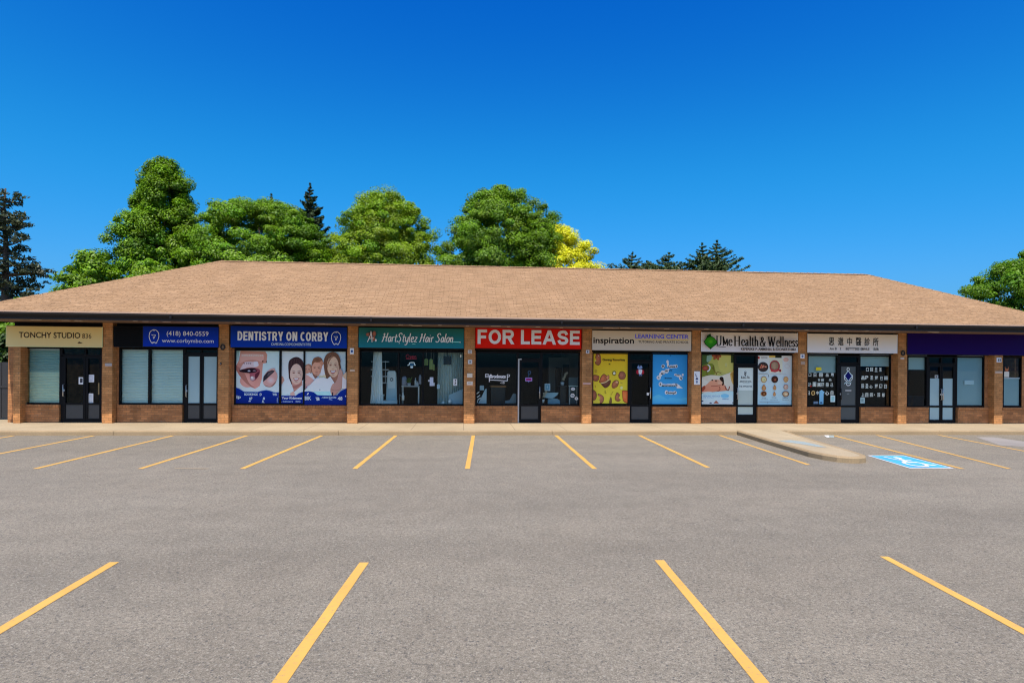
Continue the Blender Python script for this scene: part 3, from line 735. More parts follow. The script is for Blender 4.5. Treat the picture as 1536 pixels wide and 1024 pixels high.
# piers of brown brick between the shop fronts, end walls
YW = 0.27
WAL = [(12,33),(152.6,178),(326.3,351),(520.3,538.3),(695.9,713.2),(869.8,888.7),(1031.8,1051.6),(1189,1211),(1337,1360.6),(1477.2,1504.3),(1533,1580)]
for a, b in WAL:
    mb = MB(); mb.box(wx(a, YW), wx(b, YW), YW, YW+.25, K, 2.545, M_WALL, 'd'); mb.build('brick_pier', plaza, uv=True)
mb = MB(); mb.box(XL, XL+.2, YW+.25, YB, K, SOF, M_WALL); mb.box(XR-.2, XR, YW+.25, YB, K, SOF, M_WALL); mb.box(XL, XR, YB, YB+.2, K, SOF, M_WALL)
mb.build('brick_wall', plaza, uv=True)
mb = MB(); mb.box(XL, XR, .24, .5, 2.55, SOF, M_HEADER); mb.build('header_panel', plaza)
# interiors
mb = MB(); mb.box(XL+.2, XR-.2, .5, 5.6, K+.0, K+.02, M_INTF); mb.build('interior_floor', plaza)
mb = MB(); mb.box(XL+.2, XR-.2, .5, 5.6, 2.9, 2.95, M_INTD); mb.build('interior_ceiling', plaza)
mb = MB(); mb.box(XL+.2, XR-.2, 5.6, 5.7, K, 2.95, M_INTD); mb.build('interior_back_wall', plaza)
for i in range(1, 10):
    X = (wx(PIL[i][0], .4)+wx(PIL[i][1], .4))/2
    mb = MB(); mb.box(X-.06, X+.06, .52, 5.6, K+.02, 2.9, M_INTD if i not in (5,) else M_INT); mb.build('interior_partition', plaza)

# ---- shop front glazing
YF = 0.29
def bulkhead(a, b, ztop):
    X0, X1 = wx(a, .23, 620), wx(b, .23, 620); mb = MB()
    mb.box(X0, X1, .23, .5, K, ztop-.085, M_WALL, 'd'); o = mb.build('bulkhead', plaza, uv=True)
    s_ = MB(); n = max(2, int((X1-X0)/.085))
    for i in range(n):
        x0, x1 = X0+(X1-X0)*i/n, X0+(X1-X0)*(i+1)/n; s_.box(x0+.003, x1-.003, .205, .5, ztop-.083, ztop, M_WALL)
    s_.build('brick_sill', o, uv=True)
def window(xs, z0, z1, bar=.05, glass=None, panes=None, pane_z=None):
    """xs: outer edges and mullion centres in metres"""
    f = MB(); y0, y1 = YF, YF+.11
    f.box(xs[0], xs[-1], y0, y1, z1-bar, z1, M_FRAME); f.box(xs[0], xs[-1], y0, y1, z0, z0+bar, M_FRAME)
    for i, x in enumerate(xs):
        a, b = (x, x+bar) if i == 0 else ((x-bar, x) if i == len(xs)-1 else (x-bar/2, x+bar/2))
        f.box(a, b, y0-.002, y1-.002, z0+bar, z1-bar, M_FRAME)
    o = f.build('window', plaza)
    for a, b in zip(xs[:-1], xs[1:]):
        p = MB(); p.box(a+.015, b-.015, .335, .341, z0+.02, z1-.02, glass or M_GLASS); p.build('pane', o)
    return o
def W(pxs, y=570): return [wx(p, YF, y) for p in pxs]
def zpx(px, y): return wz(px, y, YF)
def doorleaf(a, b, ztop, film=None, film_top=None, kick=M_KICK, handle='r', stile=.07, kick_z=.72, foot=.09):
    z0 = K+.03; f = MB(); y0, y1 = YF+.006, YF+.07
    f.box(a, a+stile, y0, y1, z0, ztop, M_FRAME); f.box(b-stile, b, y0, y1, z0, ztop, M_FRAME)
    f.box(a+stile, b-stile, y0+.002, y1, ztop-.09, ztop, M_FRAME); f.box(a+stile, b-stile, y0+.002, y1, z0, z0+foot, M_FRAME)
    f.box(a+stile, b-stile, y0+.004, y1, kick_z-.03, kick_z+.03, M_FRAME)
    d = f.build('door', plaza)
    p = MB(); p.box(a+stile-.01, b-stile+.01, .335, .341, kick_z+.02, ztop-.08, M_GLASS); p.build('pane', d)
    if kick: p = MB(); p.box(a+stile-.01, b-stile+.01,   .322, .341, z0+foot-.01, kick_z-.02, kick); p.build('kick_panel', d)
    if film:
        p = MB(); p.box(a+stile+.004, b-stile-.004, .328, .333, kick_z+.035, film_top or ztop-.1, film); p.build('frosted_film', d)
    if handle:
        hx = b-stile*.5 if handle == 'r' else a+stile*.5
        h = MB(); h.tube([(hx, y0, .95), (hx, y0-.06, .97), (hx, y0-.06, 1.33), (hx, y0, 1.35)], .014, M_CHROME if handle != 'k' else M_BLACK, 6)
        h.box(hx-.02, hx+.02, y0-.012, y0, 1.12, 1.18, M_CHROME); h.build('handle', d)
    return d
def fixedlite(a, b, ztop, **kw): return doorleaf(a, b, ztop, handle=None, **kw)
WZ0, WZ1 = .70, 2.52
ZD = 2.50      # top of the door openings

# bay 1 (tan studio)
X = W([33,91.5]); window(X, WZ0, WZ1); bulkhead(29,88.5,WZ0)
X = W([91.5,128,152.4]); zt = zpx(110,533); window([X[0],X[1],X[2]], zt+.01, ZD, .035)
doorleaf(X[0]+.06, X[1], zt, handle='l'); fixedlite(X[1]+.01, X[2], zt)
# bay 2 (phone number)
X = W([178,224,276.5]); window(X, WZ0, WZ1); bulkhead(176,273,WZ0)
X = W([276.5,302,327.0]); zt = zpx(300,530); window(X, zt+.01, ZD, .03)
doorleaf(X[0]+.05, X[1], zt, film=M_FROST, film_top=zt-.1, handle='l', stile=.055); fixedlite(X[1]+.01, X[2], zt, film=M_FROST, film_top=zt-.1, stile=.05)
# bay 3 (dentist)
X = W([351,420.6,456.1,520.6]); window(X, WZ0, WZ1, .055); bulkhead(348.5,521,WZ0)
# bay 4 (hair salon)
X = W([538.4,597.5,634.5,696.3]); window(X, WZ0, WZ1, .05); bulkhead(536,696.5,WZ0)
# bay 5 (for lease)
X = W([713,777]); window(X, WZ0, WZ1); bulkhead(711.5,776.5,WZ0)
X = W([777,811.5]); zt = zpx(790,539); window(X, zt+.01, ZD, .035); d5 = doorleaf(X[0]+.03, X[1], zt, handle='r', stile=.085)
mb = MB(); mb.box(X[0]-.006, X[0]+.042, YF-.03, YF+.0, K, zt+.02, M_OFFW); mb.box(X[0]+.042, X[0]+.12, YF-.02, YF, zt-.01, zt+.02, M_WHITE); mb.build('white_edge_strip', d5)
X = W([811.5,870.3]); window(X, WZ0, WZ1); bulkhead(811.8,873,WZ0)
# bay 6 (learning center)
X = W([888.3,943.5]); window(X, WZ0, WZ1, .04); bulkhead(887,944.5,WZ0)
X = W([943.5,977.2]); window(X, zpx(960,541), ZD, .035); doorleaf(X[0]+.02, X[1]-.01, zpx(960,541)-.01, handle='r', stile=.075)
X = W([977.2,1033]); window(X, WZ0, WZ1, .04); bulkhead(978.5,1037,WZ0)
# bay 7 (health and wellness)
X = W([1051.2,1102.3]); window(X, WZ0, WZ1, .04); bulkhead(1050.5,1104,WZ0)
X = W([1102.3,1135]); window(X, zpx(1118,547), ZD, .045); doorleaf(X[0]+.05, X[1]-.04, zpx(1118,547)-.01, handle='l', stile=.07, film=M_FROSTG, kick=M_FROSTG, foot=.26)
X = W([1135,1190]); window(X, WZ0, WZ1, .04); bulkhead(1136.5,1197,WZ0)
# bay 8 (clinic)
X = W([1211,1257.5]); window(X, WZ0, WZ1, .04); bulkhead(1210,1261,WZ0)
X = W([1257.5,1289]); window(X, zpx(1273,545), ZD, .045); doorleaf(X[0]+.06, X[1]-.06, zpx(1273,545)-.01, handle='k', stile=.045, film=M_GREYF, kick=M_GREYF)
X = W([1289,1338]); window(X, WZ0, WZ1, .04); bulkhead(1291,1347,WZ0)
# bay 9 (purple sign)
X = W([1360.6,1392]); window(X, WZ0, WZ1, .05); bulkhead(1359,1393,WZ0)
X = W([1392,1412.2,1433.5]); window(X, zpx(1412,546), ZD, .04); zt = zpx(1412,546)-.01
doorleaf(X[0]+.03, X[1], zt, film=M_FROST, film_top=1.72, kick=M_FROST, handle='r', stile=.05); doorleaf(X[1]+.01, X[2]-.03, zt, film=M_FROST, film_top=1.72, kick=M_FROST, handle='l', stile=.05)
X = W([1433.5,1477.5]); window(X, WZ0, WZ1, .05); bulkhead(1437,1492,WZ0)
# bay 10
X = W([1504,1533.5]); window(X, WZ0, WZ1, .05); bulkhead(1503.5,1536,WZ0)
def jamb(a, b, ztop):
    mb = MB(); mb.box(a, b, YF+.003, YF+.09, K, ztop, M_FRAME); mb.build('door_frame', plaza)
for a, s0, b, s1, t in ((91.5,.06,None,0,534),(276.5,.05,None,0,531),(777,.03,None,0,540),(943.5,.02,977.2,.01,542),(1102.3,.05,1135,.04,548),(1257.5,.06,1289,.06,546),(1392,.03,1433.5,.03,547)):
    jamb(wx(a, YF)+.001, wx(a, YF)+s0-.001, zpx(a, t))
    if b: jamb(wx(b, YF)-s1+.001, wx(b, YF)-.001, zpx(b, t))

# ================================================================== SHOP SIGNS
YS = -0.035
def signbox(name, label, x0, y0, x1, y1, col, edge=(60,60,60), grad=None, k=None, rim=None, depth=.2):
    """box sign hung across a bay: cabinet + printed face; returns root and a Dec on its face"""
    d = Dec(x0, y0, x1, y1, YS)
    X0, X1 = d.X; Z1, Z0 = d.Z
    root = thing(name, label, 'shop sign', ((X0+X1)/2, YS+depth/2, Z0))
    mb = MB(); m = plain('sign edge', tuple(lin(v) for v in edge), 0.5)
    mb.box(X0, X1, YS, YS+depth, Z0, Z1, m); mb.build('cabinet', root)
    d.step = 0.0008; d.lay()
    t = .5
    d.poly([(x0+t,y0+t),(x1-t,y0+t),(x1-t,y1-t),(x0+t,y1-t)], col, grad=grad, k=k)
    if rim:
        for a in (((x0,y1-.5),(x1,y1-.5)),((x1-.5,y0),(x1-.5,y1)),((x0+.4,y0),(x0+.4,y1))): d.pen(list(a), .9, rim, k=k)
    d.flush('face', root)
    return root, d

# tan studio
r, d = signbox('shop_sign', 'tan TONCHY STUDIO 836 sign with dark brown letters', 9, 489.3, 154, 520.4, (206,168,104), (150,120,75), grad=(206,172,118), rim=(225,195,140))
d.text('TONCHY STUDIO', 28.3, 498.3, 120.3, 507.0, (42,24,14), bold=.012); d.text('836', 123.2, 499.8, 137, 507.0, (60,38,22), bold=-.005); d.flush('lettering', r)
d.poly([(116,514),(117.6,513),(118.6,511.6),(120,512.8),(122,513.2),(124,514.2),(118,514.6)], (60,38,22)); d.flush('small_mark', r)
# black blank + blue phone sign
r, d = signbox('blank_sign_panel', 'plain black blank sign panel left of the blue phone number sign', 170.6, 489.6, 214.2, 520.5, (12,10,10), (10,9,9), k=1)
r['category'] = 'sign panel'
r, d = signbox('shop_sign', 'blue sign with white phone number (418) 840-0559 and web address', 214.3, 489.6, 328, 520.5, (8,36,122), (5,15,50), grad=(8,44,150))
d.text('(418) 840-0559', 249.8, 496.6, 312.6, 505.6, (240,242,250), bold=.002); d.text('www.corbymbo.com', 242.8, 508.0, 320.5, 515.6, (240,242,250), bold=.002); d.flush('lettering', r)
def tooth(d, cx, cy, sx, sy, wd, col):
    pts = [(0,-1),(-.35,-.92),(-.85,-.6),(-1,0),(-.85,.45),(-.55,.85),(-.35,1),(-.15,.8),(0,.95),(.15,.8),(.4,1),(.6,.8),(.85,.4),(1,-.05),(.85,-.6),(.4,-.92),(0,-1)]
    d.pen([(cx+x*sx, cy+y*sy) for x, y in pts], wd, col, sm=True)
    d.pen([(cx, cy-sy*1.05), (cx, cy-sy*.72)], wd*.8, col)
    d.pen([(cx-.5*sx, cy-.28*sy), (cx-.2*sx, cy-.2*sy)], wd, col); d.pen([(cx-.1*sx, cy-.25*sy), (cx+.35*sx, cy-.25*sy), (cx+.15*sx, cy+.05*sy), (cx-.05*sx, cy+.35*sy)], wd, col)
    d.pen([(cx-.15*sx, cy-.05*sy), (cx-.1*sx, cy+.3*sy)], wd*.8, col)
tooth(d, 231, 505, 7.3, 10.2, .95, (235,238,248)); d.flush('logo', r)
# dentistry
r, d = signbox('shop_sign', 'blue DENTISTRY ON CORBY sign with white tooth logo', 345.6, 489.4, 520.6, 521.8, (8,38,118), (5,15,50), grad=(8,48,140))
d.block('DENTISTRY ON CORBY', 356.2, 492.4, 497.6, 511.2, 2.5, (228,230,240), gap=.13); d.flush('lettering', r)
d.text('CAMIS INA COSMCONSENTISTITIS', 407.2, 514.3, 466.8, 518.3, (175,188,225), bold=.01, shear=.1); d.flush('small_lettering', r)
tooth(d, 504.5, 506.4, 7.0, 9.8, .95, (232,236,248)); d.flush('logo', r)
# hair salon
r, d = signbox('shop_sign', 'teal green hair salon sign with white script lettering and small star logo', 537.6, 491.6, 696, 522.3, (34,88,80), (16,30,30), grad=(24,102,116))
d.letters(SCRIPT, 'HartStylez Hair Salon', 572.5, 679.5, 512.8, 13.0, 1.5, 1.05, (240,232,210), shear=.13); d.flush('lettering', r)
d.pen([(676,511.9),(690.5,512.4)], 1.1, (120,190,185)); d.pen([(689.2,512.2),(691,512.7)], 1.2, (235,235,230)); d.ell(598.8, 515, .7, .7, (180,215,200)); d.pen([(618,515.8),(623,515.9)], .9, (110,170,165)); d.flush('small_lettering', r)
for cx, cy, rx, ry in ((552.5,502.5,3.4,2.6),(561.5,501.3,2.8,4),(560.5,508.5,2.6,3.8),(556,504,3,5)): d.ell(cx, cy, rx, ry, (150,92,72), rim=(110,72,62))
d.poly([(554.2,505),(555,498.3),(556.6,496.3),(558.5,498.5),(558.8,505)], (16,20,18)); d.pen([(551.6,513.6),(556.4,502),(556.7,497.5)], 1.1, (240,235,220)); d.pen([(556.8,498),(558,506),(558.4,513.8)], 1.2, (240,235,220)); d.pen([(554.2,508.5),(561,508)], .9, (235,228,215))
d.ell(564, 511, 1.3, 2, (225,215,200)); d.flush('logo', r)
# for lease
r, d = signbox('shop_sign', 'bright red FOR LEASE sign with bold white letters', 713, 492.3, 872.3, 523.2, (190,18,4), (120,10,5), grad=(196,22,5), k=1.65, rim=(150,14,4))
d.block('FOR LEASE', 716.4, 869.2, 494.9, 516.4, 4.4, (255,252,250), k=2.6); d.flush('lettering', r)
# learning center
r, d = signbox('shop_sign', 'grey beige inspiration LEARNING CENTER sign with blue and black letters', 888, 496, 1037.2, 526, (180,168,148), (120,110,95), grad=(176,166,152))
d.text('inspiration', 889.9, 506.8, 950.6, 518.2, (30,24,20), bold=.026); d.text('TUTORING AND PRIVATE SCHOOL', 957, 510.6, 1032.8, 514.2, (58,48,40), bold=.015); d.flush('lettering', r)
d.text('LEARNING CENTER', 952.3, 501.0, 1033, 507.2, (66,72,226), bold=.022); d.flush('blue_lettering', r)
d.rect(954, 508.6, 1032.6, 509.5, (222,168,92)); d.flush('orange_stripe', r)
# wellness
r, d = signbox('shop_sign', 'pale grey UMe Health & Wellness sign with green leaf logo', 1051.6, 498.4, 1196.8, 528, (190,180,166), (110,105,98), grad=(190,187,190), rim=(222,218,212))
d.letters(SERIF, 'UMe', 1073.5, 1098, 518.6, 14.2, 1.75, .55, (20,18,18)); d.letters(SERIF, 'Health', 1100, 1136.5, 518.8, 14.2, 1.85, .55, (18,16,16)); d.letters(SERIF, '&', 1138, 1147.5, 519, 13.6, 1.8, .6, (18,16,16)); d.letters(SERIF, 'Wellness', 1149.5, 1194.8, 519.2, 14.2, 1.8, .55, (18,16,16)); d.flush('lettering', r)
d.text('KEFEREKE P. AMMINIK: B EXONERTHMA', 1109, 521.4, 1192, 525.3, (42,38,38), bold=.03); d.pen([(1072,518.5),(1076,520.2),(1082,521),(1086.5,520.4)], .7, (60,55,55), sm=True); d.flush('small_lettering', r)
d.poly([(1057.3,508.5),(1058.5,504.2),(1063.6,501.0),(1064.4,504.6),(1069.5,507.6),(1074,513),(1072,517.5),(1067,521.4),(1063.8,524.4),(1060,521),(1055.6,517),(1053.8,513)], (12,52,14))
d.poly([(1056.5,510.5),(1060.5,507),(1065,506.2),(1069,508.5),(1072.6,513),(1070.5,517),(1064,522),(1058,517.6),(1055.2,513.5)], (48,128,22), sm=True, grad=(30,104,16)); d.ell(1064, 513, 4, 3.6, (74,152,34), rim=(46,124,22)); d.flush('logo', r)
# chinese clinic
r, d = signbox('shop_sign', 'pale grey clinic sign with six black Chinese characters', 1211, 500.7, 1346.2, 529.5, (196,186,170), (110,105,98), grad=(196,194,198), rim=(228,222,212))
for i, ch in enumerate('思邈中醫診所'):
    xc = [1246.9,1260.6,1273.8,1287.2,1300.2,1313.0][i]; hw = 3.7 if ch == '中' else 4.1
    d.text(ch, xc-hw, 506.2, xc+hw, 518.4, (34,32,32), bold=.012)
d.flush('lettering', r)
for t, a, b in (('Am B', 1244, 1254.5), ('x', 1259.5, 1261.2), ('BETTTSES EBNLS', 1268, 1303.5), ('SIB', 1309.5, 1317.5)): d.text(t, a, 521.4, b, 524.9, (58,54,54), bold=.02)
d.flush('small_lettering', r)
# purple
r, d = signbox('shop_sign', 'long plain dark purple sign without lettering', 1360.8, 499.2, 1584, 532.4, (24,2,72), (18,3,52), k=1.5, depth=.16)

# ================================================================== WINDOW POSTERS (vinyl on the outside of the panes)
YG = 0.333
def poster(name, label, x0, y0, x1, y1, org, col, cat='window poster', grad=None, group=None, Y=YG):
    d = Dec(x0, y0, x1, y1, Y, org); X0, X1 = d.X; Z1, Z0 = d.Z
    root = thing(name, label, cat, ((X0+X1)/2, Y, Z0), group)
    m = plain('vinyl backing', (0.6,0.6,0.6), 0.5); mb = MB(); mb.box(X0, X1, Y-.0006, Y+.001, Z0, Z1, m); mb.build('backing', root)
    d.lay(); d.lay(); d.rect(x0, y0, x1, y1, col, grad=grad); d.flush('background', root)
    return root, d
SKIN = (205,150,132)
# open mouth
o1 = (345, 522, .0879)
r, d = poster('window_poster', 'dental poster showing an open mouth beside a smaller half open mouth', 88, 48, 838, 966, o1, (172,196,202), grad=(188,208,216))
d.poly([(88,48),(160,48),(140,210),(88,270)], (120,150,140), grad=(170,190,190))
d.poly([(175,48),(600,55),(632,110),(622,250),(560,262),(548,400),(545,520),(505,645),(430,692),(330,655),(230,565),(140,440),(92,360),(105,300),(150,210)], (176,124,106), grad=(196,136,124))
d.poly([(180,100),(540,105),(575,160),(540,230),(420,200),(260,215),(160,260)], (198,148,134), sm=True); d.ell(300, 560, 130, 110, (204,146,134), rim=(194,136,124))
d.poly([(110,300),(230,400),(330,600),(430,680),(330,640),(220,540),(110,380)], (160,104,92), sm=True)
for i in range(12): d.rect(195+i*31, 118-(i % 3)*3, 219+i*31, 146, (214,190,178), grad=(190,150,136))
d.poly([(230,262),(260,238),(380,232),(480,262),(478,310),(400,330),(300,330),(200,380),(170,372),(205,300)], (196,176,178), sm=True)
for a in (240,285,320,350): d.ell(a, 262, 12, 9, (80,40,40))
d.poly([(400,230),(470,230),(475,300),(410,310)], (196,190,198), sm=True)
d.poly([(158,372),(185,372),(250,352),(380,335),(470,348),(512,380),(500,450),(455,520),(420,540),(360,500),(330,430),(230,412),(165,404)], (128,62,72), sm=True)
d.poly([(160,380),(240,360),(390,340),(452,372),(440,410),(330,425),(230,415),(172,402)], (30,16,24), sm=True)
d.poly([(335,430),(450,410),(500,390),(470,500),(410,560),(350,540)], (150,78,88), sm=True); d.ell(325, 388, 24, 12, (176,172,186)); d.ell(415, 385, 28, 12, (120,96,110))
d.poly([(430,440),(500,400),(480,480),(430,530)], (86,36,48), sm=True); d.ell(385, 515, 46, 42, (196,182,186), rim=(150,110,112)); d.ell(375, 500, 18, 16, (226,222,226))
d.ell(558, 225, 10, 16, (70,30,26)); d.ell(620, 232, 8, 18, (70,30,26))
d.poly([(565,575),(572,490),(630,400),(700,350),(760,340),(775,380),(808,450),(800,540),(750,625),(690,660),(620,650),(580,620)], (184,142,134), sm=True)
d.poly([(565,575),(575,482),(640,402),(720,372),(768,388),(700,452),(620,530)], (44,40,46)); d.poly([(650,420),(740,385),(690,440),(640,480)], (80,70,74), sm=True); d.ell(700, 545, 70, 60, (206,176,176), rim=(190,148,140)); d.poly([(580,620),(690,650),(790,560),(750,630),(690,662),(620,652)], (140,92,84), sm=True)
d.flush('artwork', r)
d.poly([(88,665),(160,692),(245,745),(470,747),(545,728),(620,715),(700,730),(750,752),(838,754),(838,966),(88,966)], (6,38,128), grad=(6,30,104)); d.flush('blue_wave', r)
for t, a, b, c, e in (('BOOKINGS',250,766,475,806),('D',512,766,544,810),('WIN',732,766,806,808),('ip',116,806,190,872),('&P',334,834,386,882),('8',566,834,600,880),('A.',548,880,594,932)): d.text(t, a, b, c, e, (176,192,228), bold=.03)
d.rect(322, 898, 360, 912, (160,178,220)); d.rect(808, 840, 816, 930, (160,178,220)); d.flush('lettering', r)
def face(d, cx, cy, rx, ry, skin, tilt=0.0, smile=True, shade=None):
    sh = shade or tuple(int(v*.78) for v in skin)
    d.ell(cx, cy, rx, ry, tuple(min(255, int(v*1.06)) for v in skin), rim=skin, rot=tilt)
    d.ell(cx+rx*.62, cy+ry*.1, rx*.3, ry*.6, sh, rim=skin, rot=tilt)
    for sx in (-.42, .42):
        d.ell(cx+sx*rx, cy-.14*ry, rx*.30, ry*.13, sh, rim=skin); d.ell(cx+sx*rx, cy-.12*ry, rx*.17, ry*.045, (70,46,42), rim=(110,76,64)); d.pen([(cx+(sx-.24)*rx, cy-.25*ry), (cx+sx*rx, cy-.30*ry), (cx+(sx+.24)*rx, cy-.26*ry)], ry*.035, tuple(int(v*.62) for v in skin), sm=True)
        d.ell(cx+sx*rx*1.1, cy+.22*ry, rx*.26, ry*.16, tuple(min(255, int(v*1.05)) for v in skin), rim=skin)
    d.ell(cx-.02*rx, cy+.06*ry, rx*.10, ry*.2, tuple(min(255, int(v*1.1)) for v in skin), rim=skin); d.ell(cx, cy+.23*ry, rx*.22, ry*.05, sh, rim=skin); d.ell(cx, cy+.78*ry, rx*.4, ry*.08, sh, rim=skin)
    if smile:
        d.poly([(cx-.48*rx, cy+.36*ry), (cx, cy+.42*ry), (cx+.48*rx, cy+.34*ry), (cx+.3*rx, cy+.58*ry), (cx, cy+.66*ry), (cx-.3*rx, cy+.6*ry)], (150,74,74), sm=True)
        d.poly([(cx-.38*rx, cy+.40*ry), (cx, cy+.44*ry), (cx+.38*rx, cy+.39*ry), (cx+.2*rx, cy+.54*ry), (cx-.2*rx, cy+.55*ry)], (236,232,230), sm=True)
    else: d.pen([(cx-.25*rx, cy+.45*ry), (cx, cy+.5*ry), (cx+.25*rx, cy+.44*ry)], ry*.06, (140,76,70))
o2 = (415, 522, .0879)
r, d = poster('window_poster', 'narrow dental poster of a laughing dark haired woman in a white shirt', 74, 48, 454, 966, o2, (186,204,214), grad=(192,208,218))
d.poly([(205,470),(196,300),(215,212),(280,162),(350,150),(420,190),(454,260),(454,480),(430,560),(250,620),(214,560)], (58,38,40), sm=True); d.pen([(250,230),(340,180),(430,230)], 18, (88,60,58), sm=True)
d.poly([(74,470),(110,490),(135,550),(74,640)], (176,132,116)); 
d.poly([(250,540),(285,745),(330,770),(440,630),(432,540)], (186,134,118), grad=(170,120,108)); d.poly([(260,600),(300,640),(400,600),(430,560),(400,640),(300,690)], (150,100,90), sm=True)
face(d, 336, 442, 108, 176, (206,164,148))
d.poly([(228,420),(232,320),(290,262),(400,262),(446,330),(454,250),(400,180),(300,170),(220,240)], (60,40,42), sm=True)
d.poly([(74,660),(215,520),(290,705),(296,800),(74,805)], (200,216,226), grad=(176,200,216)); d.poly([(296,750),(440,628),(454,640),(454,800),(300,805)], (206,220,230), grad=(180,204,218)); d.poly([(240,760),(296,740),(310,805),(240,805)], (186,150,140), sm=True)
for k_ in range(9): d.pen([(222+k_*24, 300-8*k_ if k_ < 5 else 262), (240+k_*20, 215-abs(k_-4)*4), (250+k_*20, 170+abs(k_-4)*9)], 3, (92,64,60) if k_ % 2 else (40,24,28), sm=True)
d.flush('artwork', r)
d.poly([(74,812),(330,812),(385,768),(454,742),(454,966),(74,966)], (6,38,128), grad=(6,30,104)); d.flush('blue_wave', r)
d.text('Your Kidsmens', 92, 830, 436, 868, (190,204,236), bold=.035); d.text('. minvers   BIG', 84, 892, 412, 922, (150,170,220), bold=.02); d.flush('lettering', r)
r, d = poster('window_poster', 'dental poster of a smiling woman with long brown hair and two children', 486, 48, 1196, 966, o2, (172,192,196), grad=(196,210,220))
d.ell(1100, 200, 220, 200, (160,182,190), rim=(176,196,204))
d.poly([(486,300),(530,272),(580,285),(598,340),(590,430),(486,445)], (150,106,84), sm=True); face(d, 525, 375, 56, 84, (186,136,114), smile=False)
d.poly([(486,450),(560,420),(600,440),(660,520),(660,600),(486,690)], (206,196,198)); d.poly([(486,450),(540,470),(620,530),(662,570),(640,600),(540,640),(486,690)], (196,148,136), sm=True)
d.poly([(594,380),(598,260),(625,190),(690,150),(750,165),(785,225),(770,330),(700,450),(660,500),(620,460)], (122,82,60), sm=True)
d.poly([(735,190),(800,250),(800,300),(740,420),(700,470)], (176,124,100), sm=True); face(d, 682, 350, 84, 118, (192,140,116), smile=False); d.ell(690, 200, 70, 46, (100,66,48), rim=(128,88,66))
d.poly([(625,470),(660,515),(700,480),(660,462)], (128,88,72), sm=True)
d.poly([(720,480),(800,420),(870,390),(880,470),(860,540),(760,560)], (206,184,150), sm=True); d.poly([(780,300),(830,250),(870,400),(750,470)], (196,208,212), sm=True)
d.poly([(820,420),(800,240),(840,120),(920,68),(1000,75),(1060,160),(1095,320),(1120,500),(1090,620),(960,640),(870,560)], (104,72,54), sm=True)
d.pen([(850,330),(860,200),(930,110)], 20, (140,102,80), sm=True); d.pen([(1060,240),(1085,400),(1090,520)], 18, (146,110,88), sm=True)
d.poly([(930,470),(1040,430),(1060,560),(990,600),(940,560)], (150,104,84), sm=True)
face(d, 962, 312, 102, 184, (206,162,136), tilt=-.1)
d.poly([(858,330),(870,210),(950,140),(1040,190),(1060,300),(1090,210),(1030,90),(920,70),(840,140),(830,300)], (106,74,56), sm=True)
for k_ in range(8): d.pen([(852+k_*7, 420-k_*42), (866+k_*18, 190-k_*8), (905+k_*16, 92+k_*3)], 4, (134,98,76) if k_ % 2 else (84,56,42), sm=True)
for k_ in range(5): d.pen([(1050+k_*9, 210+k_*30), (1072+k_*8, 380), (1062+k_*12, 540)], 4, (134,98,76) if k_ % 2 else (84,56,42), sm=True)
d.poly([(486,720),(600,600),(690,510),(800,500),(870,520),(920,480),(990,590),(960,700),(930,805),(486,805)], (204,220,228), grad=(184,208,220)); d.poly([(640,740),(930,735),(945,805),(690,805)], (150,194,214)); d.poly([(690,510),(740,560),(700,600),(660,580)], (216,226,232), sm=True)
d.poly([(1040,520),(1080,350),(1130,420),(1125,640),(1040,760),(970,805),(930,760),(925,690),(960,610),(1000,590)], (176,140,128), sm=True, grad=(162,124,112)); d.pen([(930,700),(1000,720),(1090,700)], 8, (140,100,92), sm=True); d.poly([(1128,470),(1160,430),(1196,400),(1196,560)], (196,170,140)); d.poly([(1128,480),(1196,540),(1196,690),(1120,690)], (196,214,224)); d.rect(952, 750, 970, 805, (30,30,44)); d.ell(744, 708, 8, 8, (60,70,90)); d.ell(516, 664, 12, 12, (120,80,110)); d.flush('artwork', r)
d.poly([(486,740),(560,735),(640,750),(700,800),(960,812),(1040,800),(1100,730),(1196,680),(1196,966),(486,966)], (6,38,128), grad=(6,30,104)); d.flush('blue_wave', r)
d.poly([(524,800),(530,775),(550,758),(560,768),(545,790)], (190,204,236)); d.text('BIK', 490, 820, 600, 884, (176,192,230), bold=.02); d.text('B', 690, 836, 742, 892, (190,204,236), bold=.02); d.pen([(672,842),(706,846)], 10, (190,204,236)); d.text('- NEIGHBOURS', 768, 826, 1024, 852, (166,186,226), bold=.02); d.text('<', 900, 850, 958, 888, (130,156,210)); d.text('48', 1048, 826, 1130, 884, (190,204,236), bold=.02); d.text('4', 1172, 800, 1194, 832, (190,204,236), bold=.02); d.flush('lettering', r)

# yellow bean poster
o3 = (882, 520, 78/868)
r, d = poster('window_poster', 'yellow poster covered with brown cookies and fruit', 68, 95, 668, 945, o3, (198,158,30), grad=(216,186,58))
BR, BRD = (140,84,56), (88,46,30)
def blob(pts, col=BR, rim=BRD, hi=None):
    cx = sum(p[0] for p in pts)/len(pts); cy = sum(p[1] for p in pts)/len(pts)
    d.poly([(cx+(x-cx)*1.13, cy+(y-cy)*1.13) for x, y in pts], rim, sm=True); d.poly(pts, col, sm=True)
    d.poly([(cx+(x-cx)*.5-8, cy+(y-cy)*.5-8) for x, y in pts], hi or tuple(min(255, int(v*1.15)) for v in col), sm=True)
blob([(120,190),(140,130),(185,130),(208,190),(205,260),(175,300),(130,285),(118,240),(150,225)])
d.ell(122, 236, 14, 12, (214,190,90)); d.ell(170, 152, 7, 6, (220,190,170))
blob([(68,510),(100,475),(150,480),(182,500),(165,560),(120,572),(80,550)]); blob([(190,585),(215,510),(262,462),(310,500),(300,570),(240,600)], (158,90,58)); blob([(300,500),(345,475),(350,530),(320,560)], (170,110,76))
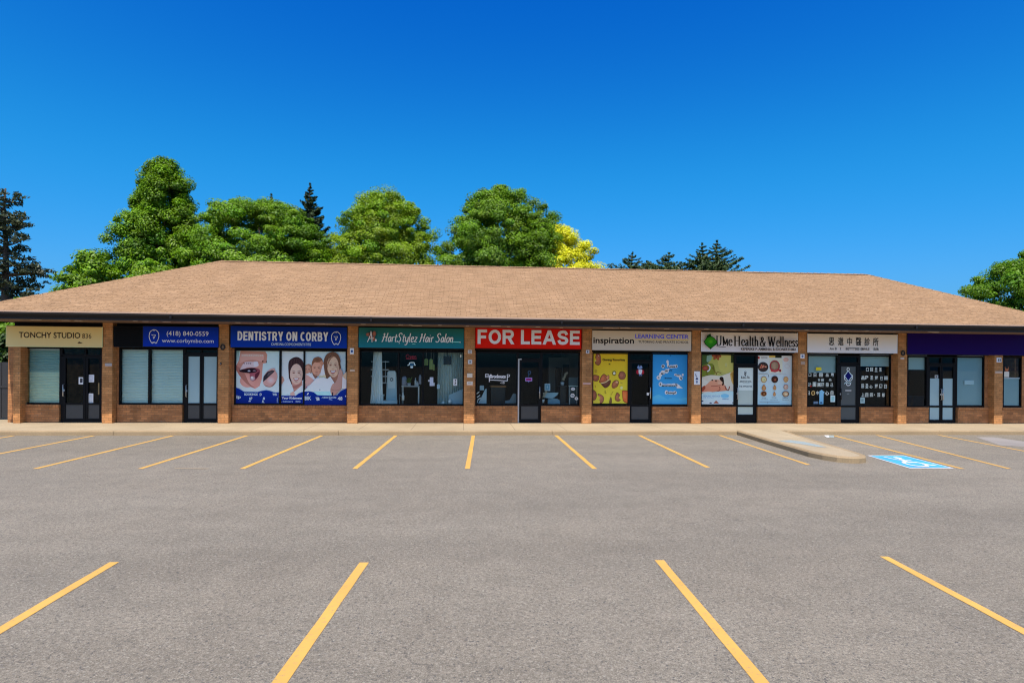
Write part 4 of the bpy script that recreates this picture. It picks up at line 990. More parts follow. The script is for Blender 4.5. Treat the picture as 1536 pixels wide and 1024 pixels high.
blob([(225,620),(360,560),(358,630),(290,680)], (92,58,44), (60,34,26)); d.pen([(215,610),(290,590),(355,545)], 14, (214,180,130), sm=True)
blob([(512,470),(540,420),(590,420),(622,470),(605,525),(560,540),(520,515)], (134,84,62)); blob([(402,640),(420,590),(470,562),(505,590),(490,650),(440,685),(408,675)], (142,88,58)); d.ell(480, 588, 22, 18, (196,150,110))
blob([(68,770),(95,730),(135,770),(140,840),(105,890),(68,870)], (130,80,58)); blob([(170,790),(230,810),(262,860),(240,925),(190,930),(200,870),(220,850),(175,820)], (150,98,70)); blob([(455,840),(485,770),(530,810),(510,850),(540,880),(500,905),(460,880)], (140,88,60)); blob([(575,740),(620,735),(668,760),(668,915),(600,900),(580,830)], (190,96,52), (110,54,32)); blob([(360,900),(378,845),(395,880),(390,945),(360,945)], (100,78,50), (66,46,30))
d.ring(435, 440, 28, 32, 10, (90,80,40)); d.ell(435, 440, 20, 22, (220,210,170)); d.ell(558, 682, 22, 26, (228,210,130)); d.pen([(380,810),(420,740)], 7, (150,130,50)); d.ring(130, 408, 14, 22, 7, (150,120,50)); d.pen([(285,730),(285,780),(305,770)], 9, (110,90,40)); d.pen([(540,600),(575,610)], 8, (140,120,60)); d.pen([(115,640),(130,680)], 8, (150,110,50)); d.poly([(80,900),(180,880),(190,945),(80,945)], (186,176,60), sm=True)
d.flush('artwork', r); d.text('Gwerg Favorites', 236, 198, 614, 246, (58,44,20), bold=.03); d.rect(340, 282, 366, 298, (70,54,24)); d.flush('lettering', r)
# blue poster
o4 = (970, 520, 85/946)
r, d = poster('window_poster', 'sky blue poster with white outlined words', 92, 106, 688, 956, o4, (40,124,186), grad=(64,150,206))
d.poly([(92,850),(200,800),(350,870),(400,850),(560,860),(688,850),(688,956),(92,956)], (84,164,212), sm=True, grad=(64,150,206)); d.flush('background_clouds', r)
WB = (226,226,222)
for cx, cy, rx, ry in ((272,325,28,32),(345,250,20,28),(352,300,16,40),(410,330,46,26),(462,326,42,26),(490,322,24,30),(200,515,36,36),(230,465,26,36),(270,430,40,36),(330,405,36,36),(360,380,18,18),(480,465,26,18),(530,480,40,22),(568,520,30,36),(600,465,18,20),(232,625,32,38),(290,640,50,20),(370,640,60,24),(460,635,60,26),(520,650,30,26),(330,760,28,36),(400,768,60,28),(470,765,34,30)): d.ell(cx, cy, rx, ry, WB)
d.poly([(500,610),(604,690),(500,690)], WB); d.flush('white_outlines', r)
DK = (34,34,34)
for t, a, b, c, e in (('R.',256,306,302,344),('Lowa',362,312,474,346),('3',480,308,500,344),('C.',182,500,216,530),('A1',232,430,290,466),('mv',300,390,350,420),('sme',366,386,420,402),('Cuvy',470,458,550,486),('q',556,505,582,545),('Browser',300,512,422,534),('R',216,606,244,648),('ersmints',254,630,470,664),('h',480,606,508,662),('Guvpf',322,746,488,796)): d.text(t, a, b, c, e, DK, bold=.03)
d.ell(392, 146, 9, 9, (28,84,130)); d.flush('lettering', r)
# massage poster
o5 = (1045, 522, 95/824)
r, d = poster('window_poster', 'wellness poster with a lying massage guest and green leaves', 60, 72, 486, 730, o5, (150,152,70), grad=(178,170,108))
d.poly([(60,72),(190,72),(180,150),(130,220),(60,230)], (62,84,42)); d.poly([(130,100),(200,90),(180,160),(130,180)], (120,150,130), sm=True); d.poly([(60,230),(200,200),(240,330),(120,370),(60,380)], (110,120,44), sm=True)
d.poly([(260,90),(440,90),(486,190),(440,330),(300,280)], (172,166,88), sm=True)
for a in (0,1.1,2.2,3.3,4.4,5.4): d.ell(255+34*math.cos(a), 105+26*math.sin(a), 30, 17, (158,84,50), rim=(120,60,36), rot=a)
d.ell(255, 106, 16, 14, (110,52,30))
for p in ([(60,260),(110,230),(150,280)],[(200,250),(225,290),(260,340)],[(250,350),(270,310),(320,330)],[(130,300),(135,360)],[(220,220),(215,270)]): d.pen(p, 8, (96,82,36), sm=True)
d.ell(110, 262, 40, 34, (166,86,62), rim=(120,56,40)); d.pen([(140,215),(168,240),(165,280),(135,305)], 15, (226,222,210), sm=True)
d.ell(378, 215, 20, 32, (190,188,130), rim=(172,166,88)); d.pen([(378,195),(378,245)], 6, (100,104,90)); d.rect(442, 90, 486, 190, (44,54,24))
d.poly([(60,380),(180,350),(300,360),(400,330),(486,320),(486,570),(60,575)], (196,190,170), sm=True, grad=(184,178,164)); d.poly([(60,390),(60,575),(300,575),(220,480)], (198,194,180), sm=True)
d.poly([(430,330),(460,300),(486,296),(486,470),(450,430)], (180,146,76), sm=True); d.poly([(445,330),(480,320),(480,440)], (150,112,52), sm=True)
d.poly([(60,520),(120,480),(180,425),(240,410),(300,415),(345,440),(360,480),(390,520),(380,550),(300,560),(240,578),(160,562),(60,570)], (206,142,112), sm=True, grad=(186,118,92)); d.poly([(60,515),(100,488),(112,520),(80,560),(60,565)], (140,66,46), sm=True)
d.pen([(185,495),(260,490),(310,480)], 8, (140,72,54), sm=True); d.pen([(290,500),(300,540),(240,575)], 9, (130,62,46), sm=True); d.ell(320, 395, 26, 24, (36,22,18)); d.poly([(305,400),(345,395),(350,470),(325,478)], (40,24,18), sm=True); d.ell(300, 450, 34, 26, (214,152,124)); d.ell(200, 416, 12, 8, (60,34,26)); d.ell(248, 424, 14, 8, (70,40,30)); d.pen([(365,485),(380,530),(410,545),(425,495)], 12, (120,56,40), sm=True)
d.poly([(60,590),(250,565),(400,555),(486,560),(486,730),(60,730)], (158,192,206), grad=(184,212,226)); d.ell(365, 620, 55, 28, (110,170,204)); d.flush('artwork', r)
d.text('~ HEALING MASSAGE', 66, 612, 300, 634, (70,120,166)); d.text('body therapy', 66, 636, 220, 652, (90,136,176)); d.text('SPRING', 330, 652, 414, 668, (70,120,166), bold=.02); d.ell(75, 688, 12, 9, (60,70,90)); d.poly([(216,718),(250,678),(290,718)], (150,92,70)); d.ell(180, 712, 16, 8, (80,90,100)); d.ell(470, 708, 10, 9, (90,100,110)); d.flush('lettering', r)
# dishes poster
o6 = (1125, 522, 90/781)
r, d = poster('window_poster', 'pale blue menu poster of round food dishes in rows', 94, 82, 548, 736, o6, (196,198,190), grad=(150,186,208))
d.rect(245, 96, 325, 124, (196,166,84)); d.rect(325, 82, 408, 126, (38,42,24)); d.rect(250, 130, 420, 322, (206,196,174)); d.ell(112, 126, 12, 18, (170,50,36)); d.ell(465, 148, 36, 28, (220,160,146)); d.ring(480, 232, 30, 26, 5, (178,172,170))
d.ell(168, 246, 68, 64, (40,38,40)); d.ell(168, 246, 54, 50, (62,46,42))
for i in range(7): d.pen([(125+i*13, 268-i*3), (150+i*11, 215+i*4)], 9, ((196,116,84),(150,60,60),(206,150,120))[i % 3])
d.ell(318, 235, 68, 78, (146,56,58)); d.poly([(270,280),(380,275),(350,305),(275,306)], (170,60,62), sm=True); d.ell(318, 228, 50, 56, (120,100,80))
for i in range(5): d.pen([(285+i*15, 185+abs(i-2)*6), (283+i*16, 272-abs(i-2)*6)], 7, (176,148,120))
d.ell(388, 292, 14, 18, (130,40,40)); d.pen([(108,333),(228,333)], 5, (96,92,92)); d.pen([(255,333),(470,333)], 3, (150,150,146)); d.pen([(236,345),(238,375)], 6, (90,90,90))
def bowl(cx, cy, rx, ry, rim, mid, core): d.ell(cx, cy, rx, ry, rim); d.ell(cx, cy, rx*.78, ry*.78, mid, rim=tuple(int(v*.85) for v in mid)); d.ell(cx+rx*.1, cy+ry*.1, rx*.4, ry*.4, core, rim=mid)
bowl(177,408,38,42,(150,110,62),(216,204,150),(150,140,50)); bowl(318,406,44,46,(48,34,28),(74,42,30),(170,90,60)); bowl(463,405,32,38,(170,120,76),(206,164,110),(170,96,44))
for cx, cy, rx, ry in ((178,514,32,38),(318,512,23,34),(315,594,20,30)):
    d.poly([(cx,cy-ry*1.15),(cx+rx*.8,cy-ry*.1),(cx+rx*.7,cy+ry*.7),(cx,cy+ry),(cx-rx*.7,cy+ry*.7),(cx-rx*.8,cy-ry*.1)], (160,108,64), sm=True); d.ell(cx, cy+ry*.15, rx*.52, ry*.55, (216,178,130), rim=(186,130,80)); d.ell(cx, cy+ry*.2, rx*.2, ry*.25, (120,70,36))
bowl(463,504,30,34,(150,100,86),(206,180,160),(150,50,40)); bowl(176,592,38,34,(140,90,50),(86,50,30),(190,130,70)); bowl(460,594,44,38,(92,60,44),(206,170,130),(224,206,170)); d.flush('artwork', r)
for t, a, b, c, e in (('ROYAL',142,116,222,136),('spring',150,640,206,652),('Omega r',280,636,350,650),('Lisbona',420,640,492,652),('mini combo set',140,660,226,670),('seasonal soup',262,668,358,678),('bowl and rice',418,664,502,674)): d.text(t, a, b, c, e, (96,96,104), bold=.01)
d.pen([(122,697),(380,697)], 3.5, (80,90,110)); d.pen([(228,697),(228,720)], 3.5, (80,90,110)); d.flush('lettering', r)
# wellness door sheet
r, d = poster('door_notice', 'pale notice with small black emblem on the wellness shop door', 536, 240, 738, 548, o5, (184,196,190), 'notice', Y=.3275)
d.ell(633, 315, 14, 16, (36,38,40)); d.ell(633, 312, 6, 7, (180,190,190)); d.pen([(622,330),(630,358),(642,330)], 9, (40,42,44), sm=True); d.text('B.InC.TA', 578, 364, 690, 396, (40,42,44), bold=.03); d.text('-- IMPORTANT NOTE --', 548, 424, 722, 444, (70,76,78), bold=.03); d.pen([(600,455),(690,455)], 3, (120,128,128)); d.text('THE APPOINTEE', 550, 486, 720, 508, (80,86,88), bold=.02); d.flush('lettering', r)
# clinic door emblem
o7 = (1205, 525, 80/712)
def decal(name, label, x0, y0, x1, y1, org, cat, Y=YG):
    d = Dec(x0, y0, x1, y1, Y, org); root = thing(name, label, cat, ((d.X[0]+d.X[1])/2, Y, d.Z[1])); return root, d
r, d = decal('door_emblem', 'blue diamond emblem outlined in white on the grey clinic door', 538, 225, 660, 595, o7, 'decal', Y=.326)
d.ring(597, 256, 16, 22, 9, (190,196,190)); d.poly([(597,268),(660,345),(600,420),(542,345)], (170,190,196)); d.poly([(597,282),(645,345),(600,408),(555,345)], (14,18,84)); d.pen([(545,330),(552,390),(590,420)], 9, (190,205,205), sm=True); d.pen([(655,330),(648,390),(608,420)], 9, (190,205,205), sm=True); d.pen([(545,450),(570,430),(600,440),(640,430)], 9, (170,205,215), sm=True); d.pen([(570,440),(585,470),(620,465),(630,440)], 10, (190,215,220), sm=True)
d.flush('emblem', r); d.rect(560, 533, 640, 543, (220,224,222)); d.text('HRS', 582, 576, 612, 592, (140,146,146)); d.flush('lettering', r)
mb = MB(); 
# clinic window lettering
r, d = decal('window_lettering', 'rows of small white characters on the left clinic window', 52, 300, 446, 730, o7, 'lettering')
LW = (186,196,188)
for t, a, b, c, e in (('口',64,308,104,354),('日',136,306,172,356),('冊',204,304,262,356),('品',298,308,336,354),('界',364,306,408,358),('回',196,382,220,414),('田',236,380,272,416),('品',340,382,374,410),('公',58,432,104,486),('圖',124,426,170,488),('圓',188,436,230,488),('國',236,434,274,488),('冊',296,436,338,488),('己',362,440,396,486),('日',52,546,84,598),('中',172,546,204,596),('心',286,546,344,598),('自',362,536,400,598)): d.text(t, a, b, c, e, LW, bold=.02)
d.flush('characters', r)
d.ell(98, 482, 12, 10, (170,50,40)); d.ring(130, 572, 20, 28, 9, (196,170,110)); d.ell(130, 572, 10, 14, (110,80,40)); d.rect(170, 228, 240, 268, (206,182,40)) if False else None
d.flush('small_marks', r)
r, d = decal('window_notice', 'yellow slip of paper high on the left clinic window', 168, 228, 242, 270, o7, 'notice'); d.rect(168, 228, 242, 268, (206,180,44)); d.flush('paper', r)
r, d = decal('window_notice', 'tall pale blue leaflet low on the left clinic window', 210, 528, 284, 722, o7, 'notice'); d.poly([(214,548),(244,528),(284,560),(270,580),(268,720),(214,720)], (120,170,196), grad=(104,160,190)); d.rect(226, 690, 254, 712, (50,80,110)); d.flush('paper', r)
r, d = decal('window_notice', 'square pale green leaflet low on the left clinic window', 362, 604, 424, 694, o7, 'notice'); d.rect(362, 604, 424, 692, (176,208,204)); d.rect(374, 620, 412, 674, (130,176,178)); d.flush('paper', r)
r, d = decal('window_notice', 'small dim grey strip at the foot of the left clinic window', 134, 680, 200, 720, o7, 'notice'); d.rect(134, 682, 200, 718, (70,90,110)); d.text('ATKI', 138, 688, 196, 712, (140,160,176)); d.flush('paper', r)
o8 = (1270, 525, 95/846)
r, d = decal('window_lettering', 'four rows of small white characters on the right clinic window', 178, 222, 580, 640, o8, 'lettering')
for t, a, b, c, e in (('口',258,234,294,284),('目',312,232,350,284),('旦',372,232,410,290),('圣',430,234,468,284),('昌',196,346,238,396),('P',248,342,288,390),('圣',312,342,354,394),('盟',374,346,416,398),('巳',448,350,482,398),('昍',500,346,550,396),('旧',196,450,230,508),('圣',248,450,290,508),('心',304,466,344,508),('盟',374,454,414,510),('圕',434,454,474,510),('日',500,456,536,512),('上',194,572,240,622),('目',250,572,288,626),('回',310,572,350,622),('·',366,586,374,606),('邓',406,570,446,626),('郎',470,570,508,626)): d.text(t, a, b, c, e, LW, bold=.02)
d.flush('characters', r)
r, d = decal('window_notice', 'pale square sheet in the lower left corner of the right clinic window', 178, 630, 242, 712, o8, 'notice'); d.rect(178, 632, 242, 710, (140,164,164)); d.rect(196, 650, 226, 690, (110,134,136)); d.flush('paper', r)
# cartoon-free red and blue sticker on the learning center door
o9 = (870, 450, 190/926)
r, d = decal('door_sticker', 'small red white and blue sticker on the learning center door', 410, 470, 470, 556, o9, 'sticker', Y=.3335)
d.poly([(418,490),(430,474),(436,490),(446,476),(456,494),(440,504),(424,502)], (110,130,170), sm=True); d.ell(422, 525, 11, 16, (150,30,46)); d.ell(458, 525, 11, 16, (150,30,46)); d.poly([(428,508),(454,508),(450,536),(440,544),(430,536)], (190,190,204), sm=True); d.rect(434, 540, 440, 554, (90,110,160)); d.rect(445, 540, 451, 554, (90,110,160)); d.flush('print', r)
r, d = decal('door_sticker', 'small white tag beside the handle of the learning center door', 488, 676, 504, 696, o9, 'sticker', Y=.2955); d.rect(488, 676, 504, 696, (190,190,186)); d.flush('print', r)
# for lease window lettering
o10 = (708, 520, 92/785)
r, d = decal('window_lettering', 'white bracketed lettering on the left window under the FOR LEASE sign', 160, 335, 492, 478, o10, 'lettering')
WHT = (232,232,228)
d.pen([(172,350),(208,350),(208,390),(172,390),(172,350)], 9, WHT); d.pen([(180,370),(204,370)], 7, WHT); d.text('Bronboucs', 232, 352, 430, 402, WHT, bold=.04); d.pen([(222,450),(222,372),(240,358)], 11, WHT); d.pen([(222,424),(330,428),(452,434)], 9, WHT); d.pen([(452,438),(450,352),(478,356),(478,378),(454,384)], 9, WHT); d.text('-13', 360, 446, 416, 472, WHT, bold=.03); d.flush('print', r)
r, d = decal('door_sticker', 'small pink and blue speech bubble sticker on the door under FOR LEASE', 676, 305, 776, 470, o10, 'sticker', Y=.3335)
d.ring(734, 330, 16, 22, 8, (50,76,104)); d.pen([(728,352),(722,385)], 8, (50,76,104)); d.rect(682, 394, 770, 440, (130,120,176)); d.rect(690, 402, 762, 432, (150,50,110)); d.text('OPEN', 698, 408, 754, 428, (60,24,70), bold=.03); d.poly([(716,440),(736,440),(726,460)], (90,100,150)); d.flush('print', r)

# ---- notices on doors and glass
o1b = (0, 450, 340/1536)
def notice(label, x0, y0, x1, y1, org, col, draw=None, Y=YG, name='window_notice', cat='notice'):
    d = Dec(x0, y0, x1, y1, Y, org); root = thing(name, label, cat, ((d.X[0]+d.X[1])/2, Y, d.Z[1]))
    mb = MB(); m = plain('paper', tuple(v for v in seen(*col)[:3]), 0.7)
    mb.box(d.X[0], d.X[1], Y-.0008, Y+.002, d.Z[1], d.Z[0], m); mb.build('sheet', root)
    if draw: d.lay(); d.lay(); d.lay(); draw(d); d.flush('print', root)
    return root
notice('white notice with a dark square on the studio door', 533, 522, 568, 570, o1b, (216,216,220), lambda d: d.rect(542,530,560,560,(60,60,66)), Y=.31)
notice('large white printed sheet right of the studio door', 584, 505, 638, 556, o1b, (206,206,214), lambda d: [d.rect(594,514+i*8,630,517+i*8,(160,160,172)) for i in range(5)])
notice('tall white printed sheet low beside the studio door', 598, 632, 632, 700, o1b, (196,204,206), lambda d: [d.rect(604,640+i*8,626,643+i*8,(140,150,156)) for i in range(7)])
notice('tan cardboard sheet at the right edge beside the studio door', 664, 560, 688, 640, o1b, (120,100,64))
notice('small white sticker on the frosted double door under the purple sign', 303, 548, 328, 570, (1340,450,196/956), (150,158,158), lambda d: d.rect(309,553,321,565,(80,86,88)), name='door_sticker', cat='sticker')
notice('white torn paper slip on the frosted window under the purple sign', 520, 586, 590, 618, (1340,450,196/956), (128,160,166))
o10b = (1440, 440, 96/492)
notice('white paper with brown rabbit shape above it in the last window at the right', 340, 600, 378, 642, o10b, (190,184,170))
d = Dec(344, 556, 376, 600, YG, o10b); root = thing('window_sticker', 'small brown eared figure above the white paper in the last window', 'sticker', ((d.X[0]+d.X[1])/2, YG, d.Z[1]))
d.poly([(346,558),(354,580),(360,574),(366,580),(374,558),(374,590),(366,600),(352,600),(346,590)], (150,90,60)); d.flush('print', root)

# ---- plaques and lamps on the brick pillars
def plaque(label, x0, y0, x1, y1, col, draw=None, k=None):
    d = Dec(x0, y0, x1, y1, -.016); root = thing('wall_plaque', label, 'plaque', ((d.X[0]+d.X[1])/2, 0, d.Z[1]))
    mb = MB(); mb.box(d.X[0], d.X[1], -.016, 0.002, d.Z[1], d.Z[0], plain('plaque', seen(*col)[:3], 0.5)); mb.build('plate', root)
    if draw: d.lay(); draw(d); d.flush('print', root)
BLU = (40,70,120)
plaque('pale grey nameplate on the pillar between the studio and the phone number sign', 157.6, 544.7, 167.6, 549, (150,142,138))
plaque('white plaque with a blue mark on the pillar between dentist and hair salon', 524.8, 522, 530.8, 531, (206,206,204), lambda d: d.ell(527.8,526.6,1.7,2,BLU))
plaque('small pale label below the blue marked plaque beside the hair salon', 525, 554, 532, 557, (176,150,126))
plaque('top grey plaque on the pillar left of the FOR LEASE shop', 701.8, 524.8, 708, 530.2, (170,164,158), lambda d: d.ring(705,527.5,1.5,1.6,.6,(90,90,96)))
plaque('second grey plaque from the top on the pillar left of the FOR LEASE shop', 702, 539.5, 708.2, 545.8, (176,172,168), lambda d: d.rect(704,541.4,706.6,544,(100,104,112)))
plaque('third pale plaque from the top on the pillar left of the FOR LEASE shop', 700.6, 559.8, 708.6, 566, (186,172,154))
plaque('lowest of the four plaques on the pillar left of the FOR LEASE shop', 700.2, 572, 709, 577.3, (182,170,158), lambda d: d.rect(702,574,707,574.8,(130,120,110)))
plaque('grey plaque with a dark mark on the pillar right of the FOR LEASE sign', 879, 524.8, 884, 530, (170,168,172), lambda d: d.ell(881.6,527.4,1.1,1.5,(60,60,80)))
plaque('faint pink grey label halfway down the pillar right of the FOR LEASE shop', 874.5, 573.8, 886, 576.6, (170,132,120))
plaque('upright white sign with dark blue print on the pillar left of the wellness shop', 1041.2, 556.7, 1050, 576.8, (206,214,222), lambda d: [d.pen([(1043.6,560.5),(1043.8,563.5),(1045.6,565)],1.1,(40,50,90)), d.poly([(1043,569),(1045.4,565.4),(1047.6,569)],(20,26,70)), d.text('B',1044,570.5,1046.8,574.4,(70,90,130),bold=.03)])
plaque('white plaque with blue mark on the pillar right of the wellness shop', 1200.8, 530.9, 1206.8, 537.4, (206,206,210), lambda d: d.ell(1203.8,534.1,1.6,1.9,(90,104,140)))
plaque('dull grey plate below the white plaque right of the wellness shop', 1201.6, 542, 1207.6, 546.6, (150,128,112))
plaque('pale label under the round black lamp right of the clinic', 1350.8, 536, 1356.4, 538.8, (170,154,142))
plaque('white plaque with dark letters on the last pillar under the purple sign', 1495.2, 536.2, 1502.2, 543.2, (186,190,198), lambda d: d.text('E3',1497,538,1501.6,542,(40,44,60),bold=.03))
plaque('pale smear of mortar on the last pillar under the purple sign', 1493, 556.6, 1503.6, 559.8, (170,146,128))
for px, py, l in ((334.8, 520.5, 'oval black ring shaped lamp on the pillar left of the dentist'), (1353.6, 529.4, 'oval black ring shaped lamp on the pillar right of the clinic')):
    X, _, Z = onY(px, py, 0); root = thing('wall_lamp', l, 'wall lamp', (X, 0, Z))
    mb = MB(); mb.tube([(X+.058*math.cos(t*math.pi/8), -.035, Z+.08*math.sin(t*math.pi/8)) for t in range(17)], .02, M_BLACK, 8, False); mb.build('ring', root)
    mb = MB(); mb.plate([(X+.045*math.cos(t*math.pi/8), Z+.066*math.sin(t*math.pi/8)) for t in range(16)], -.028, 0.002, plain('amber lens', (0.24,0.12,0.05), 0.3)); mb.build('lens', root)
X, _, Z = onY(331.3, 545.5, 0); root = thing('doorbell', 'tiny black doorbell under the lamp left of the dentist', 'doorbell', (X, 0, Z)); mb = MB(); mb.box(X-.02, X+.02, -.02, .001, Z-.035, Z+.035, M_BLACK); mb.build('case', root); mb = MB(); mb.plate([(X+.009*math.cos(t), Z+.009*math.sin(t)) for t in [k*math.pi/4 for k in range(8)]], -.026, -.02, M_CHROME); mb.build('button', root)

# ---- blinds, curtains and things behind the glass
def blind(label, px0, py0, px1, py1, mat, Y=.42, split=None, mat2=None, slats=True, name='window_blind', cat='blind'):
    X0, X1 = wx(px0, Y), wx(px1, Y); xm = (px0+px1)/2; Zt, Zb = wz(xm, py0, Y), wz(xm, py1, Y)
    root = thing(name, label, cat, ((X0+X1)/2, Y, Zb))
    def part(nm, za, zb, m):
        mb = MB()
        if slats:
            n = max(3, int((za-zb)/.05))
            for i in range(n):
                z = zb + (za-zb)*(i+.5)/n; h = (za-zb)/n*.56
                mb.face([(X0,Y+.018,z-h),(X1,Y+.018,z-h),(X1,Y-.012,z+h*.2),(X0,Y-.012,z+h*.2)], m); mb.face([(X0,Y-.012,z+h*.2),(X1,Y-.012,z+h*.2),(X1,Y+.018,z+h),(X0,Y+.018,z+h)], m)
        else: mb.box(X0, X1, Y-.002, Y+.002, zb, za, m)
        mb.build(nm, root)
    if split: zs = wz(xm, split, Y); part('upper_slats', Zt, zs+.004, mat2); part('slats', zs, Zb, mat)
    else: part('slats' if slats else 'cloth', Zt, Zb, mat)
    mb = MB(); mb.box(X0, X1, Y-.03, Y+.03, Zt, Zt+.05, M_WHITE); mb.build('head_rail', root)
    mb = MB(); mb.box(X0, X1, Y-.015, Y+.02, Zb-.02, Zb, mat); mb.build('bottom_rail', root)
    return root
M_BLINDD = plain('dark teal blind slats', (0.42, 0.58, 0.50), 0.6, var=0.05, scale=2)
blind('pale green horizontal blind in the tan studio window', 35, 525, 89.5, 604.5, M_BLINDG, split=557.5, mat2=M_BLINDD)
blind('pale teal blind in the narrow left window under the black sign panel', 181, 525.5, 222, 605, M_BLIND)
blind('pale teal blind in the wide window left of the phone number shop door', 226, 525.5, 274.5, 605, M_BLIND)
blind('short grey green roller blind at the top of the left clinic window', 1212, 532.5, 1256, 558, M_FROSTG, slats=False)
blind('short grey green roller blind at the top of the right clinic window', 1290, 533, 1336, 548.5, M_FROSTG, slats=False)
blind('short pale green roller blind left of the frosted double door', 1361, 534, 1389, 553.5, M_FROSTG, slats=False)
r = blind('full height frosted teal blind in the window right of the double door', 1436, 535.5, 1476.5, 606.5, M_FROST, Y=.37, slats=False)
blind('teal screen over the lower part of the last window at the right', 1504.5, 568, 1531, 607, M_FROST, Y=.37, slats=False, name='window_screen', cat='screen')
def curtain(label, pt, pb, ytop, ybot, Y, mat, folds=7, amp=.05):
    """pt/pb: left and right edge at top and bottom"""
    Zt, Zb = wz((pt[0]+pt[1])/2, ytop, Y), wz((pb[0]+pb[1])/2, ybot, Y); tx = [wx(p, Y) for p in pt]; bx_ = [wx(p, Y) for p in pb]
    root = thing('curtain', label, 'curtain', ((bx_[0]+bx_[1])/2, Y, Zb)); n = folds*8; V = []; Fs = []; rows = 8
    for j in range(rows+1):
        t = j/rows
        for i in range(n+1):
            u = i/n; x = (tx[0]+(tx[1]-tx[0])*u)*(1-t) + (bx_[0]+(bx_[1]-bx_[0])*u)*t
            ph = 2*math.pi*folds*(u + .02*math.sin(7*u+2*t))
            V.append((x, Y + amp*(.6+.4*t)*math.sin(ph) + .02*math.sin(3*ph*.37), Zt + (Zb-Zt)*t))
    for j in range(rows):
        for i in range(n): a = j*(n+1)+i; Fs.append((a+n+1, a+n+2, a+1, a))
    mb = MB(); mb.grid(V, Fs, mat); mb.build('cloth', root)
    mb = MB(); mb.tube([(tx[0]-.04, Y, Zt+.01), (tx[1]+.04, Y, Zt+.01)], .012, M_CHROME, 6); mb.build('rod', root)
    return root
curtain('gathered white curtain hanging at the left of the hair salon window', (560,572.5), (555.4,575), 526.5, 605, .62, M_CURTAIN, 6, .045)
curtain('wide grey green sheer curtain at the right of the hair salon window', (656.5,695), (656,695.5), 527, 606.5, .78, M_SHEER, 11, .06)
# salon furniture
Y = .95
root = thing('wall_shelf', 'white four tier shelf behind the white curtain in the hair salon', 'shelf', (wx(566,Y), Y, wz(566,575,Y)))
for a, b, y in ((557,583,542.3),(557,583,554.3),(557,582,564.2),(567,579,574)):
    mb = MB(); z = wz(570, y, Y); mb.box(wx(a,Y), wx(b,Y), Y-.12, Y+.12, z-.015, z+.015, M_WHITE); mb.build('shelf_board', root)
mb = MB(); mb.box(wx(577,Y), wx(578,Y), Y+.1, Y+.13, wz(577,574,Y), wz(577,541,Y), M_WHITE); mb.build('upright', root)
def salon_chair(px, Y, label, zseat=.62, s=1.0, ztop=None, mat=None):
    X = wx(px, Y); mat = mat or M_STEELBLUE; root = thing('salon_chair', label, 'salon chair', (X, Y, K+.02)); b = K+.02
    mb = MB(); mb.lathe(X, Y, [(.0,b),(.26*s,b),(.26*s,b+.03),(.05,b+.05),(.035,b+.06),(.035,b+zseat-.1),(0,b+zseat-.1)], M_CHROME); mb.build('pedestal', root)
    mb = MB(); mb.box(X-.26*s, X+.26*s, Y-.26*s, Y+.24*s, b+zseat-.1, b+zseat+.03, mat); mb.build('seat', root)
    zt = ztop or b+zseat+.6
    mb = MB(); mb.plate([(X-.20*s,b+zseat+.03),(X+.20*s,b+zseat+.03),(X+.165*s,zt-.06),(X+.11*s,zt),(X-.11*s,zt),(X-.165*s,zt-.06)], Y+.16*s, Y+.25*s, mat); mb.build('backrest', root)
    for sx in (-1, 1):
        mb = MB(); xa, xb = sorted((X+sx*.26*s, X+sx*.33*s)); mb.box(xa, xb, Y-.2*s, Y+.2*s, b+zseat+.17, b+zseat+.23, mat); mb.box(xa, xb, Y-.18*s, Y-.1*s, b+zseat-.08, b+zseat+.17, mat); mb.build('armrest', root)
    return root
salon_chair(586.6, .78, 'pale blue high backed salon chair beside the white curtain', zseat=.66, ztop=wz(586,556,.78), s=.92, mat=plain('pale blue leather', (.62,.74,.74), .5))
X = wx(586.6, .78); zz = wz(586, 570, .78); root = thing('towel', 'white towel with a dark ring draped over the salon chair back', 'towel', (X, .88, zz))
mb = MB(); mb.box(X-.12, X+.12, .912, .922, zz-.28, wz(586,557.5,.92), M_CURTAIN); mb.build('cloth', root); mb = MB(); mb.tube([(X+.045*math.cos(t*math.pi/8),   .905, zz+.02+.05*math.sin(t*math.pi/8)) for t in range(17)], .012, M_GATE, 6, False); mb.build('ring_print', root)
Y = 1.0
X0, X1 = wx(603,Y), wx(629.5,Y); zt = wz(616, 578.5, Y); root = thing('salon_table', 'thin white topped table in the middle of the hair salon', 'table', ((X0+X1)/2, Y, K+.02))
mb = MB(); mb.box(X0, X1, Y-.2, Y+.2, zt-.025, zt, M_WHITE); mb.build('tabletop', root)
for x in (X0+.02, X1-.04):
    for yy in (Y-.18, Y+.16): mb = MB(); mb.box(x, x+.02, yy, yy+.02, K+.02, zt-.025, M_CHROME); mb.build('leg', root)
def lathing(name, label, cat, px, py_base, Y, prof, mat, part='body'):
    X, _, Z = onY(px, py_base, Y); root = thing(name, label, cat, (X, Y, Z)); mb = MB(); mb.lathe(X, Y, [(r_, Z+z) for r_, z in prof], mat, 12); mb.build(part, root); return root, X, Z
M_LAV = plain('pale lavender paper', (.34,.36,.44), .7)
for px, y0, y1, l in ((606.4,564,578.3,'grey lavender hexagonal canister on the left of the salon table'),(630.0,562,576.5,'narrow grey lavender canister right of the salon table')):
    Z1 = wz(px, y0, Y); Z0 = wz(px, y1, Y); h = Z1-Z0; rr = .085 if px < 620 else .045
    lathing('canister', l, 'canister', px, y1, .86, [(0,0),(rr,0.01),(rr,h*.8),(rr*.5,h*.98),(0,h)], M_LAV)
